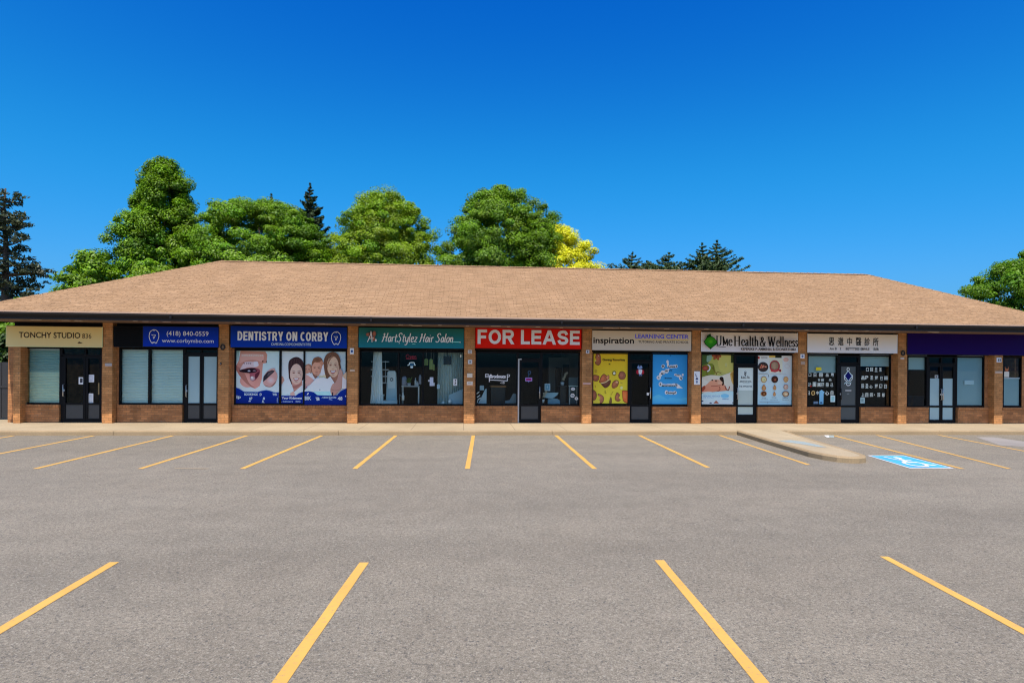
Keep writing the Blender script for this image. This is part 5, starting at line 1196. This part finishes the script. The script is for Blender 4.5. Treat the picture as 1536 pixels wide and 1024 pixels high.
def plant_(label, px, py, Y, hgt, seed, col=(.10,.2,.03)):
    X, _, Z = onY(px, py, Y); root = thing('potted_plant', label, 'plant', (X, Y, Z)); mb = MB(); mb.lathe(X, Y, [(0,Z),(.05,Z),(.065,Z+.09),(.055,Z+.09),(0,Z+.08)], M_WHITE, 12); mb.build('pot', root)
    rn = random.Random(seed); mb = MB(); m = plain('house plant leaf', col, .5)
    for i in range(22):
        a = rn.uniform(0, 6.28); e = rn.uniform(.3, 1.2); L = hgt*rn.uniform(.6, 1); dx, dy, dz = math.cos(a)*math.cos(e), math.sin(a)*math.cos(e), math.sin(e)
        p = Vector((X,Y,Z+.08)); q = p+Vector((dx,dy,dz))*L; mid = p.lerp(q,.55)+Vector((0,0,L*.12)); sd = Vector((-dy,dx,0)).normalized()*L*.13
        mb.face([tuple(p), tuple(mid+sd), tuple(q), tuple(mid-sd)], m)
    mb.build('leaves', root)
plant_('small green potted plant on the salon table', 613.5, 578.2, .95, .28, 3)
def bottle(label, px, py, Y, h, mat, r_=.035):
    root, X, Z = lathing('bottle', label, 'bottle', px, py, Y, [(0,0),(r_,.0),(r_,h*.62),(r_*.4,h*.74),(r_*.4,h*.9),(0,h*.9)], mat)
    mb = MB(); mb.lathe(X, Y, [(r_*.5,Z+h*.9),(r_*.5,Z+h),(0,Z+h)], M_WHITE, 10); mb.build('cap', root)
bottle('white pump bottle on the right of the salon table', 623.2, 578.2, .93, .27, M_WHITE); bottle('short white bottle beside the pump bottle', 626.2, 578.2, .93, .15, M_WHITE, .045)
bottle('tall white bottle low at the middle of the salon window', 604.5, 600, .5, .25, M_CURTAIN, .045); bottle('white bottle at the foot of the sheer curtain', 674.8, 605, .5, .16, M_CURTAIN, .06); bottle('small pale bottle at the left foot of the sheer curtain', 664.6, 605.3, .5, .09, M_CURTAIN, .05)
M_OLIVE = plain('olive green card', (.32,.36,.10), .7)
o4b = (610, 520, 90/1002)
for i, (x0, y0, x1, y1, l) in enumerate(((295,195,358,310,'left olive green card hanging in the salon window'),(378,200,436,380,'long middle olive green card hanging in the salon window'),(440,290,466,392,'narrow right olive green card hanging in the salon window'))):
    d = Dec(x0, y0, x1, y1, .5, o4b); root = thing('hanging_card', l, 'hanging card', ((d.X[0]+d.X[1])/2, .5, d.Z[1])); x0m, x1m = d.X; z1, z0 = d.Z; w_ = x1m-x0m
    mb = MB(); mb.plate([(x0m,z0),(x1m,z0),(x1m,z1-w_*.3),(x0m+w_*.65,z1),(x0m+w_*.35,z1),(x0m,z1-w_*.3)], .5, .506, M_OLIVE); mb.build('card', root)
    mb = MB(); mb.tube([((x0m+x1m)/2,.503,z1),((x0m+x1m)/2,.503,2.88)], .004, M_CHROME, 5); mb.build('string', root)
# red neon script
X0, X1 = wx(608.4, .46), wx(624.5, .46); z0 = wz(616, 537, .46); hN = wz(616, 531.5, .46)-z0
root = thing('neon_sign', 'dim red script neon sign hanging in the hair salon window', 'neon sign', ((X0+X1)/2, .46, z0))
mb = MB(); x = 0; tot = .66+.34+.40+.42
for ch, ptsl in (('O',[[(.3,1),(.05,.6),(.1,.1),(.35,0),(.58,.5),(.4,.95),(.2,.9)]]),('p',[[(.08,.5),(.06,-.35)],[(.08,.3),(.2,.55),(.3,.3),(.1,.05)]]),('e',SCRIPT['e'][1][0][1]),('n',[SCRIPT['n'][1][0][1],SCRIPT['n'][1][1][1]])):
    if ch == 'e': ptsl = [ptsl]
    for p in ptsl:
        mb.tube([(X0+(x+q[0])/tot*(X1-X0), .46, z0+q[1]*hN) for q in smooth(list(p), 5)], .008, M_NEON, 6)
    x += {'O':.66,'p':.34,'e':.40,'n':.42}[ch]
mb.build('tube', root)
mb = MB(); mb.tube([(X0+.1,.46,z0+hN*.9),(X0+.1,.46,2.88)], .004, M_BLACK, 5); mb.tube([(X1-.1,.46,z0+hN*.5),(X1-.1,.46,2.88)], .004, M_BLACK, 5); mb.build('wire', root)
mb = MB(); mb.box(X0, X1, .47, .475, z0-.035, z0-.02, M_NEON); mb.build('underline', root)
# salon stickers
d = Dec(8, 255, 160, 360, YG, o4b); r = thing('window_sticker', 'white moustache shaped emblem on the middle salon pane', 'sticker', ((d.X[0]+d.X[1])/2, YG, d.Z[1]))
d.pen([(14,310),(40,300),(50,270),(85,262),(125,266),(132,300),(152,306)], 15, (176,196,200), sm=True); d.poly([(50,285),(80,280),(118,288),(112,318),(60,318)], (40,80,104), sm=True); d.poly([(62,322),(108,322),(104,355),(66,355)], (170,190,196)); d.flush('print', r)
notice('white price list taped to the dark middle salon pane', 386, 508, 444, 652, o4b, (176,182,196), lambda d: [d.rect(392,516+i*15,438,521+i*15,(120,126,140)) for i in range(9)])
notice('tiny white tag right of the price list on the salon pane', 446, 600, 466, 652, o4b, (150,160,170)); notice('small white arrow tag left of the price list', 358, 552, 384, 580, o4b, (160,166,176))
notice('white sheet with black scribble on the sheer curtain pane', 780, 536, 842, 648, o4b, (196,200,200), lambda d: [d.ell(812,560,10,14,(40,44,48)), d.pen([(800,590),(822,600),(804,618),(820,634)],10,(40,44,48),sm=True)])
notice('tiny white tag at the top right corner of the salon window', 890, 132, 914, 178, o4b, (190,196,180)); notice('pale blue leaflet at the left edge of the sheer curtain pane', 506, 626, 556, 700, o4b, (110,140,150))
X0, X1, Yt = wx(665, .66), wx(676.5, .66), .66; root = thing('wall_screen', 'black square screen hanging before the sheer curtain', 'screen', ((X0+X1)/2, Yt, wz(670,546.5,Yt))); mb = MB(); mb.box(X0, X1, Yt-.02, Yt+.03, wz(670,546.5,Yt), wz(670,534,Yt), M_BLACK); mb.build('panel', root); mb = MB(); mb.tube([((X0+X1)/2,Yt,wz(670,534,Yt)),((X0+X1)/2,Yt,2.89)], .012, M_BLACK, 6); mb.build('hanger', root)
X = wx(687, .6); Z0 = wz(687, 606, .6); root = thing('armchair', 'blue grey armchair in front of the sheer curtain', 'armchair', (X, .6, K+.02))
mb = MB(); mb.plate([(X-.32,K+.3),(X+.3,K+.3),(X+.3,wz(687,583,.6)),(X+.2,wz(687,582,.6)),(X-.1,wz(687,588,.6)),(X-.3,wz(687,592,.6))], .52, .64, M_STEELBLUE); mb.build('backrest', root); mb = MB(); mb.box(X-.32, X+.3, .64, 1.1, K+.3, K+.5, M_STEELBLUE); mb.build('seat', root); mb = MB(); mb.box(X-.3, X+.28, .54, 1.08, K+.02, K+.3, M_BLACK); mb.build('base', root)

# ---- the empty shop behind FOR LEASE
def boxthing(name, label, cat, x0, y0, x1, y1, Y, dep, mat, part='panel', extra=None):
    X0, X1 = wx(x0, Y), wx(x1, Y); xm = (x0+x1)/2; Z1, Z0 = wz(xm, y0, Y), wz(xm, y1, Y)
    root = thing(name, label, cat, ((X0+X1)/2, Y, Z0)); mb = MB(); mb.box(X0, X1, Y, Y+dep, Z0, Z1, mat); mb.build(part, root)
    if extra: extra(root, X0, X1, Z0, Z1)
    return root
Y = 1.1
def deskx(root, X0, X1, Z0, Z1):
    mb = MB(); mb.box(X0-.03, X1+.03, Y-.04, Y+.54, Z1, Z1+.05, M_WOOD); mb.build('worktop', root)
boxthing('reception_desk', 'black reception desk with an orange wooden top edge', 'desk', 736.5, 580.5, 758, 612, Y, .5, M_BLACK, 'body', deskx)
M_PALEB = plain('pale blue board', (.42,.56,.62), .6); M_PALEB2 = plain('dull blue grey board', (.16,.22,.25), .6)
def wedge(label, pts, Y, mat, name='display_board'):
    P = [(wx(a, Y), wz(a, b, Y)) for a, b in pts]; root = thing(name, label, 'display board', (sum(p[0] for p in P)/len(P), Y, min(p[1] for p in P)))
    ar = sum(P[i][0]*P[(i+1) % len(P)][1]-P[(i+1) % len(P)][0]*P[i][1] for i in range(len(P)))
    if ar < 0: P.reverse()
    mb = MB(); mb.plate(P, Y, Y+.03, mat); mb.build('board', root); return root
wedge('pale blue sloping board leaning in the lower left corner of the left vacant window', [(717.6,605),(730,605),(730,582.5),(728,583.5)], .45, M_PALEB)
wedge('small pale panel above the sloping board in the vacant shop', [(719.8,585),(726,585),(726,578),(719.8,578)], .5, M_PALEB, 'display_card')
wedge('dull blue stepped panel at the right foot of the left vacant window', [(758,604.5),(776,604.5),(776,591),(770,590),(765,599.5),(758,601)], .55, M_PALEB2)
for i, (a, b) in enumerate(((714.5,590),(715.6,595),(716.4,599),(715.5,603.5))):
    wedge(['white striped strip highest of four in the left corner of the vacant window','second white strip down in the left corner of the vacant window','third white strip down in the left corner of the vacant window','lowest white scrap in the left corner of the vacant window'][i], [(a,b),(a+4.6-(i == 3)*3,b-3.4),(a+4.9-(i == 3)*3,b-1.9),(a+.4,b+1.6)], .42, M_CURTAIN, 'paper_strip')['category'] = 'paper strip'
Y = 3.6
boxthing('partition_wall', 'grey inner partition wall deep in the vacant shop', 'partition', 823, 536, 880, 606, Y, .12, M_INT, 'wall')
boxthing('inner_door', 'dark inner door opening left one in the vacant shop', 'inner door', 833, 551, 842, 604, Y-.03, .02, M_BLACK); boxthing('inner_door', 'taller dark inner door opening right one in the vacant shop', 'inner door', 844, 546.5, 853.5, 604, Y-.03, .02, M_BLACK)
Y = .5
def frm(root, X0, X1, Z0, Z1):
    mb = MB(); mb.box(X0+.035, X1-.035, .493, .4985, Z0+.04, Z1-.04, plain('blue print', (.13,.36,.5), .5)); mb.build('picture', root); mb = MB(); mb.plate([((X0+X1)/2+.03*math.cos(t), (Z0+Z1)/2+.05*math.sin(t)) for t in [k*math.pi/5 for k in range(10)]], .489, .493, M_PALEB); mb.build('motif', root)
boxthing('framed_notice', 'pale framed blue notice standing behind the right vacant window', 'framed notice', 817, 575, 825.5, 586, Y, .02, plain('pale frame', (.5,.6,.64), .6), 'frame', frm)
P = [(815,588.6),(838,588.6),(836,592.5),(829,597.5),(815.5,596.2)]; wedge('pale blue curved counter top behind the right vacant window', P, .6, plain('light blue counter', (.33,.50,.57), .5), 'counter_panel')['category'] = 'counter'
wedge('lower blue rounded counter base below the curved top', [(822,605.5),(840.5,605.5),(840,600),(836,597.6),(829,597.9),(822,598.3)], .62, plain('mid blue counter', (.20,.36,.43), .5), 'counter_panel')['category'] = 'counter'
def orchid(label, px, py, Y, seed):
    X, _, Z = onY(px, py, Y); root = thing('orchid', label, 'potted flower', (X, Y, Z)); rn = random.Random(seed)
    mb = MB(); mb.lathe(X, Y, [(0,Z),(.05,Z),(.07,Z+.12),(.06,Z+.12),(0,Z+.1)], M_WHITE, 12); mb.build('pot', root)
    mb = MB(); mb.tube([(X,Y,Z+.1),(X+.03,Y,Z+.28),(X+.12,Y,Z+.42)], .007, M_LEAFP, 5); mb.build('stem', root); mb = MB(); m = plain('petal', (.6,.5,.36), .6)
    for i in range(9):
        c = Vector((X+.02+.11*i/8+rn.uniform(-.03,.03), Y+rn.uniform(-.03,.03), Z+.2+.24*i/8))
        for k in range(5): t = k*1.2566; mb.face([tuple(c), tuple(c+Vector((math.cos(t-.4)*.03,-.01,math.sin(t-.4)*.03))), tuple(c+Vector((math.cos(t)*.05,0,math.sin(t)*.05))), tuple(c+Vector((math.cos(t+.4)*.03,-.01,math.sin(t+.4)*.03)))], m)
    mb.build('blossom', root)
M_LEAFP = plain('plant stem', (.06,.1,.03), .6)
orchid('pale orchid in a white pot beside the door under FOR LEASE', 814, 604, .5, 1); orchid('cream orchid in a white pot on the vacant shop table', 843.5, 578, .9, 2)
Y = .9; X0, X1 = wx(838, Y), wx(850, Y); zt = wz(844, 578.3, Y); root = thing('side_table', 'dark pedestal table carrying the cream orchid', 'table', ((X0+X1)/2, Y, K+.02)); mb = MB(); mb.box(X0, X1, Y-.2, Y+.2, zt-.03, zt, M_BLACK); mb.build('tabletop', root); mb = MB(); mb.box((X0+X1)/2-.1, (X0+X1)/2+.1, Y-.1, Y+.1, K+.02, zt-.03, M_BLACK); mb.build('pedestal', root)
Y = .6; X0, X1 = wx(853, Y), wx(867, Y); z = wz(860, 578.6, Y); root = thing('glass_shelf', 'thin pale shelf at the right of the right vacant window', 'shelf', ((X0+X1)/2, Y, z)); mb = MB(); mb.box(X0, X1, Y-.08, Y+.08, z-.012, z+.012, M_FROSTG); mb.build('board', root)
for x in (X0+.03, X1-.05): mb = MB(); mb.box(x, x+.02, Y-.02, Y+.02, K+.02, z-.012, M_CHROME); mb.build('leg', root)
boxthing('backdrop_panel', 'dull teal panel behind the pale shelf in the vacant shop', 'panel', 853, 566, 868, 605, 1.0, .04, plain('dull teal', (.10,.15,.16), .7))
for cx, cy, rx, l in ((859.5,583.2,3.2,'oval white sticker under the pale shelf'),(858.8,593,3.2,'large round white sticker in the middle of the right vacant window edge'),(864.6,597.4,2.6,'lowest round white sticker at the right vacant window edge')):
    d = Dec(cx-rx, cy-rx, cx+rx, cy+rx, YG); r = thing('window_sticker', l, 'sticker', ((d.X[0]+d.X[1])/2, YG, d.Z[1])); ry = rx*(.62 if cy < 590 else 1.1 if cy < 595 else .9)
    d.ell(cx, cy, rx*.8, min(ry, rx)*.8, (60,72,74)); d.ring(cx, cy, rx*.8, min(ry, rx)*.8, 1.0, (196,204,204)); d.ring(cx, cy, rx*.35, min(ry, rx)*.4, .7, (160,170,172)); d.flush('print', r)
# chairs behind the dark window left of the double door
for px, Yc, l in ((1372, 1.5, 'dark blue chair left one inside the dark window'), (1384, 1.3, 'dark blue chair right one inside the dark window')):
    X = wx(px, Yc); root = thing('waiting_chair', l, 'chair', (X, Yc, K+.02)); b = K+.02; m = plain('navy seat', (.05,.08,.12), .4)
    mb = MB(); mb.box(X-.23, X+.23, Yc-.22, Yc+.2, b+.4, b+.46, m); mb.build('seat', root); mb = MB(); mb.box(X-.22, X+.22, Yc+.2, Yc+.25, b+.5, b+.88, m); mb.build('backrest', root)
    for sx in (-.2, .2):
        for sy in (-.2, .22): mb = MB(); mb.tube([(X+sx,Yc+sy,b),(X+sx,Yc+sy,b+(.42 if sy < 0 else .86))], .012, M_CHROME, 6); mb.build('leg', root)

# ---- gate and hedge at the left end
X1 = XL-.02; Yg = 1.2; root = thing('metal_gate', 'dark grey metal panel gate closing the gap left of the plaza', 'gate', (X1-1.5, Yg, K))
zt = wz(8, 543, Yg)
for i in range(7):
    xa = X1-.62-i*.42; mb = MB(); mb.box(xa-.405, xa, Yg, Yg+.04, K+.05, zt, M_GATE); mb.build('gate_panel', root)
for x in (X1-.62, X1-2.2): mb = MB(); mb.box(x, x+.07, Yg-.03, Yg+.07, K, zt+.05, M_GATE); mb.build('gate_post', root)
mb = MB(); mb.box(X1-3.6, X1-.62, Yg-.02, Yg, K+1.05, K+1.12, M_GATE); mb.build('gate_rail', root)

# ================================================================== TREES
def leaves(name, C, Nn, S, colr, parent, mat, aspect=.55, seed=0):
    """C centres (n,3), Nn facing, S sizes, colr (n,3)"""
    rs = np.random.RandomState(seed); n = len(C); C = np.asarray(C, float); Nn = np.asarray(Nn, float); S = np.asarray(S, float)[:, None]
    Nn = Nn/np.maximum(np.linalg.norm(Nn, axis=1, keepdims=True), 1e-6)
    r = rs.normal(size=(n, 3)); U = np.cross(Nn, r); U /= np.maximum(np.linalg.norm(U, axis=1, keepdims=True), 1e-6); Vv = np.cross(Nn, U)
    org = np.array(ORI[parent.name])
    bend = Nn*S*.18
    P = np.stack([C - U*S, C - Vv*S*aspect - bend, C + U*S, C + Vv*S*aspect - bend], axis=1) - org
    me = bpy.data.meshes.new(name); o = bpy.data.objects.new(name, me); o.parent = parent; COL.objects.link(o); ORI[o.name] = Vector(org)
    me.vertices.add(4*n); me.vertices.foreach_set('co', P.reshape(-1).astype(np.float32))
    me.loops.add(4*n); me.loops.foreach_set('vertex_index', np.arange(4*n, dtype=np.int32))
    me.polygons.add(n); me.polygons.foreach_set('loop_start', np.arange(0, 4*n, 4, dtype=np.int32))
    me.update(calc_edges=True)
    ca = me.color_attributes.new('Col', 'FLOAT_COLOR', 'CORNER')
    cc = np.concatenate([np.asarray(colr), np.ones((n, 1))], axis=1); ca.data.foreach_set('color', np.repeat(cc, 4, axis=0).reshape(-1).astype(np.float32))
    me.materials.append(mat); me.validate(); return o
def treeroot(name, label, cat, px, Y, group):
    X = wx(px, Y, 540); return thing(name, label, cat, (X, Y, 0), group), X
def trunk(root, X, Y, h, r, lean=0.0, limbs=(), seed=0):
    rn = random.Random(seed); mb = MB(); pts = []; rad = []
    for i in range(9): t = i/8; pts.append((X + lean*t + rn.uniform(-.05,.05)*h*.12*(t > 0), Y + rn.uniform(-.05,.05)*h*.12*(t > 0), h*t)); rad.append(r*(1.25 if i == 0 else 1)*(1-t*.86))
    mb.tube(pts, rad, M_BARK, 8); o = mb.build('trunk', root)
    if limbs:
        mb = MB()
        for e in limbs:
            t = min(.9, max(.18, (e[2]/h)*.62 - .05)); i = int(t*8); a = Vector(pts[i]).lerp(Vector(pts[min(i+1, 8)]), t*8-i); e = Vector(e)
            m1 = a.lerp(e, .4) + Vector((0, 0, (e-a).length*.10)); m2 = a.lerp(e, .75) + Vector((0, 0, (e-a).length*.08))
            r0 = r*(1-t)*.42; mb.tube([tuple(a), tuple(m1), tuple(m2), tuple(e)], [r0, r0*.62, r0*.36, r0*.1], M_BARK, 5, False)
        mb.build('branches', root)
    return pts
GRP = 'trees behind the plaza roof'
def broadleaf(name, label, px, ytop, hw, Y, prof, col, nc, nl, rc, ls, seed, zb=.22, var=.3, lobes=.22, cvar=(0,0,0), up=.6, inner=.35, flat=.62, lean=0., cat='tree', mat=None, tr=.35, gap=0.):
    rs = np.random.RandomState(seed); root, X = treeroot(name, label, cat, px, Y, GRP); Zt = wz(px, ytop, Y); R = hw*(Y + D)/F
    z0 = Zt*zb; cl = []; k = 0
    while len(cl) < nc and k < nc*20:
        k += 1; t = rs.rand(); pr = prof(t)
        if rs.rand() > pr*1.15: continue
        a = rs.rand()*2*np.pi; q = np.sqrt(rs.uniform(inner**2, 1)); nzv = 1 + lobes*mnoise.noise((math.cos(a)*1.4+seed, math.sin(a)*1.4, t*3.2))*1.6
        rr = R*pr*q*nzv; rr = max(0, rr - rc*.4)
        c = (X + lean*t + rr*math.cos(a), Y + rr*math.sin(a), z0 + (Zt - rc*.55 - z0)*t)
        if gap and mnoise.noise((c[0]*.8+seed, c[1]*.8, c[2]*.8)) > gap: continue
        cl.append(c)
    cl = np.array(cl); n = len(cl); srt = rs.uniform(.55, 1.7, n)*rc
    idx = np.repeat(np.arange(n), nl); m = len(idx)
    d = rs.normal(size=(m, 3)); off = d*.50*srt[idx][:, None]; ln_ = np.linalg.norm(d, axis=1, keepdims=True); off = off*np.minimum(1, 1.9/ln_); off[:, 2] *= flat; d = d/np.linalg.norm(d, axis=1, keepdims=True)
    out = cl[idx] - np.array([X, Y, (z0+Zt)*.5]); out /= np.maximum(np.linalg.norm(out, axis=1, keepdims=True), .1)
    Nn = d*.9 + out*.5 + np.array([0, -.1, up]) + rs.normal(size=(m, 3))*.5
    base = np.array(col); cb = rs.uniform(1-var*.55, 1+var*.55, n)[idx][:, None]; lf = rs.uniform(1-var*.5, 1+var*.5, m)[:, None]
    hue = 1 + rs.normal(size=(n, 1))[idx]*np.array(cvar)[None, :]
    leaves('crown', cl[idx]+off, Nn, rs.uniform(.7, 1.25, m)*ls, np.clip(base*cb*lf*hue, .002, .8), root, mat or M_LEAF, .55, seed)
    ch = rs.permutation(n)[:34]
    trunk(root, X, Y, Zt*.86, .018*Zt+.06, lean*.8, [tuple(cl[i]) for i in ch], seed)
    return root
def spruce(label, px, ytop, hw, Y, seed, col=(.044,.068,.028), name='spruce_tree', lv=34, ybase_hw=392, droop=.20, tilt=0.):
    """tiers of drooping branches carrying flat needle sprays; hw is the half width where the roof hides it"""
    rs = np.random.RandomState(seed); root, X = treeroot(name, label, 'tree', px, Y, GRP); Zt = wz(px, ytop, Y); sc_ = (Y+D)/F
    dz = (ybase_hw-ytop)*sc_; slope = hw*sc_/dz; Rb = min(slope*Zt*.8, 3.6); C = []; Nn = []; S = []; mb = MB()
    for L in range(lv):
        t = (L+.15)/lv; z = Zt*(1-t); h = Zt - z
        if z < .8: break
        r = min(slope*h, Rb)*rs.uniform(.85, 1.15); nb = int(6 + min(6, h)); ns_ = min(1, .5 + h*.2)
        for b in range(nb):
            a = rs.rand()*6.283; l = r*rs.uniform(.75, 1.2) + .05; zz = z + rs.uniform(-.2, .2)*Zt/lv
            ns = int(12 + l*62)
            for k in range(ns):
                u = (k+.5)/ns; s_ = rs.normal()*l*.085*(1-u*.5); zc = zz - droop*l*u + (droop+.22)*l*u*u + rs.normal()*.045*ns_
                C.append((X + math.cos(a)*l*u - math.sin(a)*s_, Y + math.sin(a)*l*u + math.cos(a)*s_, zc)); Nn.append((rs.normal()*.5+math.cos(a)*.3, rs.normal()*.5+math.sin(a)*.3-.1, .9)); S.append(rs.uniform(.10, .20)*ns_)
            if b % 2 == 0: mb.tube([(X, Y, zz), (X + math.cos(a)*l*.8, Y + math.sin(a)*l*.8, zz)], [.02+.006*h, .008], M_BARK, 4, False)
    for k in range(30): C.append((X + rs.normal()*.05, Y + rs.normal()*.05, Zt - rs.rand()*.7)); Nn.append(rs.normal(size=3)); S.append(.10)
    n = len(C); cc = np.array(col)*rs.uniform(.6, 1.5, (n, 1))
    leaves('crown', C, Nn, S, cc, root, M_NEEDLE, .38, seed); trunk(root, X, Y, Zt*.98, .014*Zt+.05, 0, (), seed); mb.build('branches', root)
    return root
dome = lambda t: math.sqrt(max(0, 1-(1.9*(t-.42))**2)) if t > .42 else (.55+.45*math.sin(min(1, t/.42)*math.pi/2))
wide = lambda t: max(.02, 1-max(0, (t-.4)/.61)**3)**.5
cone = lambda t: max(.05, min(1.0, 1.32*(1-t)**.42))
fan = lambda t: max(.02, max(0, 1-((t-.5)/.505)**2)**.5)

# dense pyramid with bright upturned tips
broadleaf('maple_tree', 'tall dense pyramid shaped green tree left of the roof ridge', 244, 236, 66, 23, cone, (.135,.265,.004), 1050, 300, .44, .078, 11, zb=.12, var=.6, lobes=.4, up=.9, inner=.45, cvar=(.10,.03,.10), flat=.75)
broadleaf('maple_tree', 'small low green tree peeping out left of the tall pyramid tree', 140, 371, 58, 19, fan, (.15,.29,.006), 200, 220, .5, .11, 12, zb=.1, var=.5, lobes=.5, gap=.45)
broadleaf('maple_tree', 'broad rounded bright green tree between pyramid tree and spruce', 388, 296, 112, 24, wide, (.135,.265,.004), 1150, 300, .54, .078, 13, zb=.12, var=.5, lobes=.16, cvar=(.12,.04,.1), flat=.5)
spruce('dark pointed spruce rising behind the broad green tree', 463, 275, 44, 30, 21, ybase_hw=395, lv=60)
spruce('tip of a dark spruce just showing above the broad green tree', 405, 291, 28, 36, 22, ybase_hw=395, lv=60)
broadleaf('locust_tree', 'airy rounded light green tree above the middle of the roof', 575, 283, 88, 26, fan, (.195,.315,.005), 850, 260, .52, .076, 14, zb=.2, var=.5, lobes=.18, inner=.28, cvar=(.12,.03,.1), gap=.5)
broadleaf('locust_tree', 'tall airy green tree with visible limbs left of the yellow tree', 745, 278, 92, 26, fan, (.135,.26,.005), 950, 260, .50, .076, 15, zb=.2, var=.55, lobes=.40, inner=.28, cvar=(.12,.03,.1), gap=.47)
broadleaf('locust_tree', 'bright yellow leaved tree at the right end of the tree row', 838, 338, 72, 24.5, fan, (.72,.70,.018), 620, 260, .50, .076, 16, zb=.14, var=.4, lobes=.25, inner=.3, cvar=(.06,.05,.1), gap=.6)
broadleaf('maple_tree', 'small dark green tree between tall airy tree and yellow tree', 806, 318, 38, 22.5, fan, (.125,.24,.005), 260, 260, .46, .076, 17, zb=.14, var=.55, lobes=.45, gap=.43)
SP = (.052,.088,.026)
spruce('small dark conifer first right of the yellow tree', 947, 379, 27, 34, 31, SP, ybase_hw=404, lv=40); spruce('small dark conifer second right of the yellow tree', 1002, 379, 32, 34, 32, SP, ybase_hw=404, lv=40)
spruce('dark conifer third right of the yellow tree', 1052, 365, 31, 34, 33, SP, ybase_hw=404, lv=42); spruce('tallest dark conifer fourth right of the yellow tree', 1074, 361, 36, 36, 34, SP, ybase_hw=404, lv=42)
spruce('low dark conifer tip beside the first small conifer', 969, 391, 20, 35, 35, SP, ybase_hw=404, lv=40)
broadleaf('maple_tree', 'round green tree behind the right end of the roof', 1620, 354, 150, 12, fan, (.125,.26,.005), 1000, 300, .44, .07, 18, zb=.1, var=.42, lobes=.2, cvar=(.1,.03,.1))
# ragged dark pine at the left edge
def pine(label, px, ytop, hw, Y, seed, col=(.056,.070,.036)):
    rs = np.random.RandomState(seed); root, X = treeroot('pine_tree', label, 'tree', px, Y, GRP); Zt = wz(px, ytop, Y); R = hw*(Y+D)/F; C = []; Nn = []; S = []; mb = MB()
    for b in range(62):
        t = rs.rand()**.8; z = Zt*(.16+.82*(1-t)); l = R*(.30+.75*t)*rs.uniform(.55, 1.15); a = rs.rand()*6.283; e = np.array([X+math.cos(a)*l, Y+math.sin(a)*l, z+rs.uniform(.0,.10)*l])
        mb.tube([(X, Y, z-.1*l), (X+math.cos(a)*l*.6, Y+math.sin(a)*l*.6, z-.04*l), tuple(e)], [.07, .04, .01], M_BARK, 4, False)
        for k in range(int(5+l*4)):
            u = rs.uniform(.35, 1.05); c = np.array([X+math.cos(a)*l*u, Y+math.sin(a)*l*u, z+.05*l*u]) + rs.normal(size=3)*np.array([.28,.28,.14])
            for q in range(22):
                d = rs.normal(size=3); d[2] = abs(d[2])*.9; d /= np.linalg.norm(d); C.append(c+d*rs.uniform(.05,.26)); Nn.append(np.cross(d, rs.normal(size=3))+np.array([0,-.2,.5])); S.append(rs.uniform(.08,.15))
    n = len(C); leaves('crown', C, Nn, S, np.array(col)*rs.uniform(.6, 1.6, (n, 1)), root, M_NEEDLE, .35, seed); trunk(root, X, Y, Zt, .3, 0, (), seed); mb.build('branches', root); return root
pine('ragged dark grey green pine at the left edge of the photo', 6, 283, 78, 14, 41)
broadleaf('maple_tree', 'low bright green bush below the dark pine at the left edge', 28, 436, 46, 8.0, dome, (.15,.29,.006), 110, 180, .4, .11, 42, zb=.05, var=.4, lobes=.4, cat='shrub')
broadleaf('hedge_shrub', 'dark leafy shrub in the gap between gate and corner pillar', 5, 494, 26, 3.2, wide, (.04,.085,.012), 90, 120, .34, .09, 43, zb=.02, var=.4, lobes=.3, cat='shrub')

# repeats of one kind share a group phrase
PH = {'shop sign': 'shop signs hung between the brick pillars', 'window poster': 'large vinyl posters on the shop windows', 'notice': 'notices and leaflets stuck on doors and windows', 'plaque': 'small plaques on the brick pillars', 'wall lamp': 'ring lamps on the brick pillars', 'blind': 'blinds behind the shop windows', 'curtain': 'curtains in the hair salon window', 'canister': 'canisters on the salon table', 'bottle': 'bottles in the hair salon', 'hanging card': 'olive cards hanging in the hair salon', 'sticker': 'stickers on the shop glass', 'lettering': 'white lettering on the shop windows', 'paper strip': 'white strips in the vacant window', 'inner door': 'inner doors in the vacant shop', 'potted flower': 'orchids in the vacant shop', 'display board': 'boards in the vacant window', 'counter': 'counter pieces in the vacant shop', 'chair': 'chairs in the dark window', 'paint patch': 'faded paint remnants'}
for o in list(COL.objects):
    if o.parent is None and o.get('category') in PH and not o.get('group'): o['group'] = PH[o['category']]
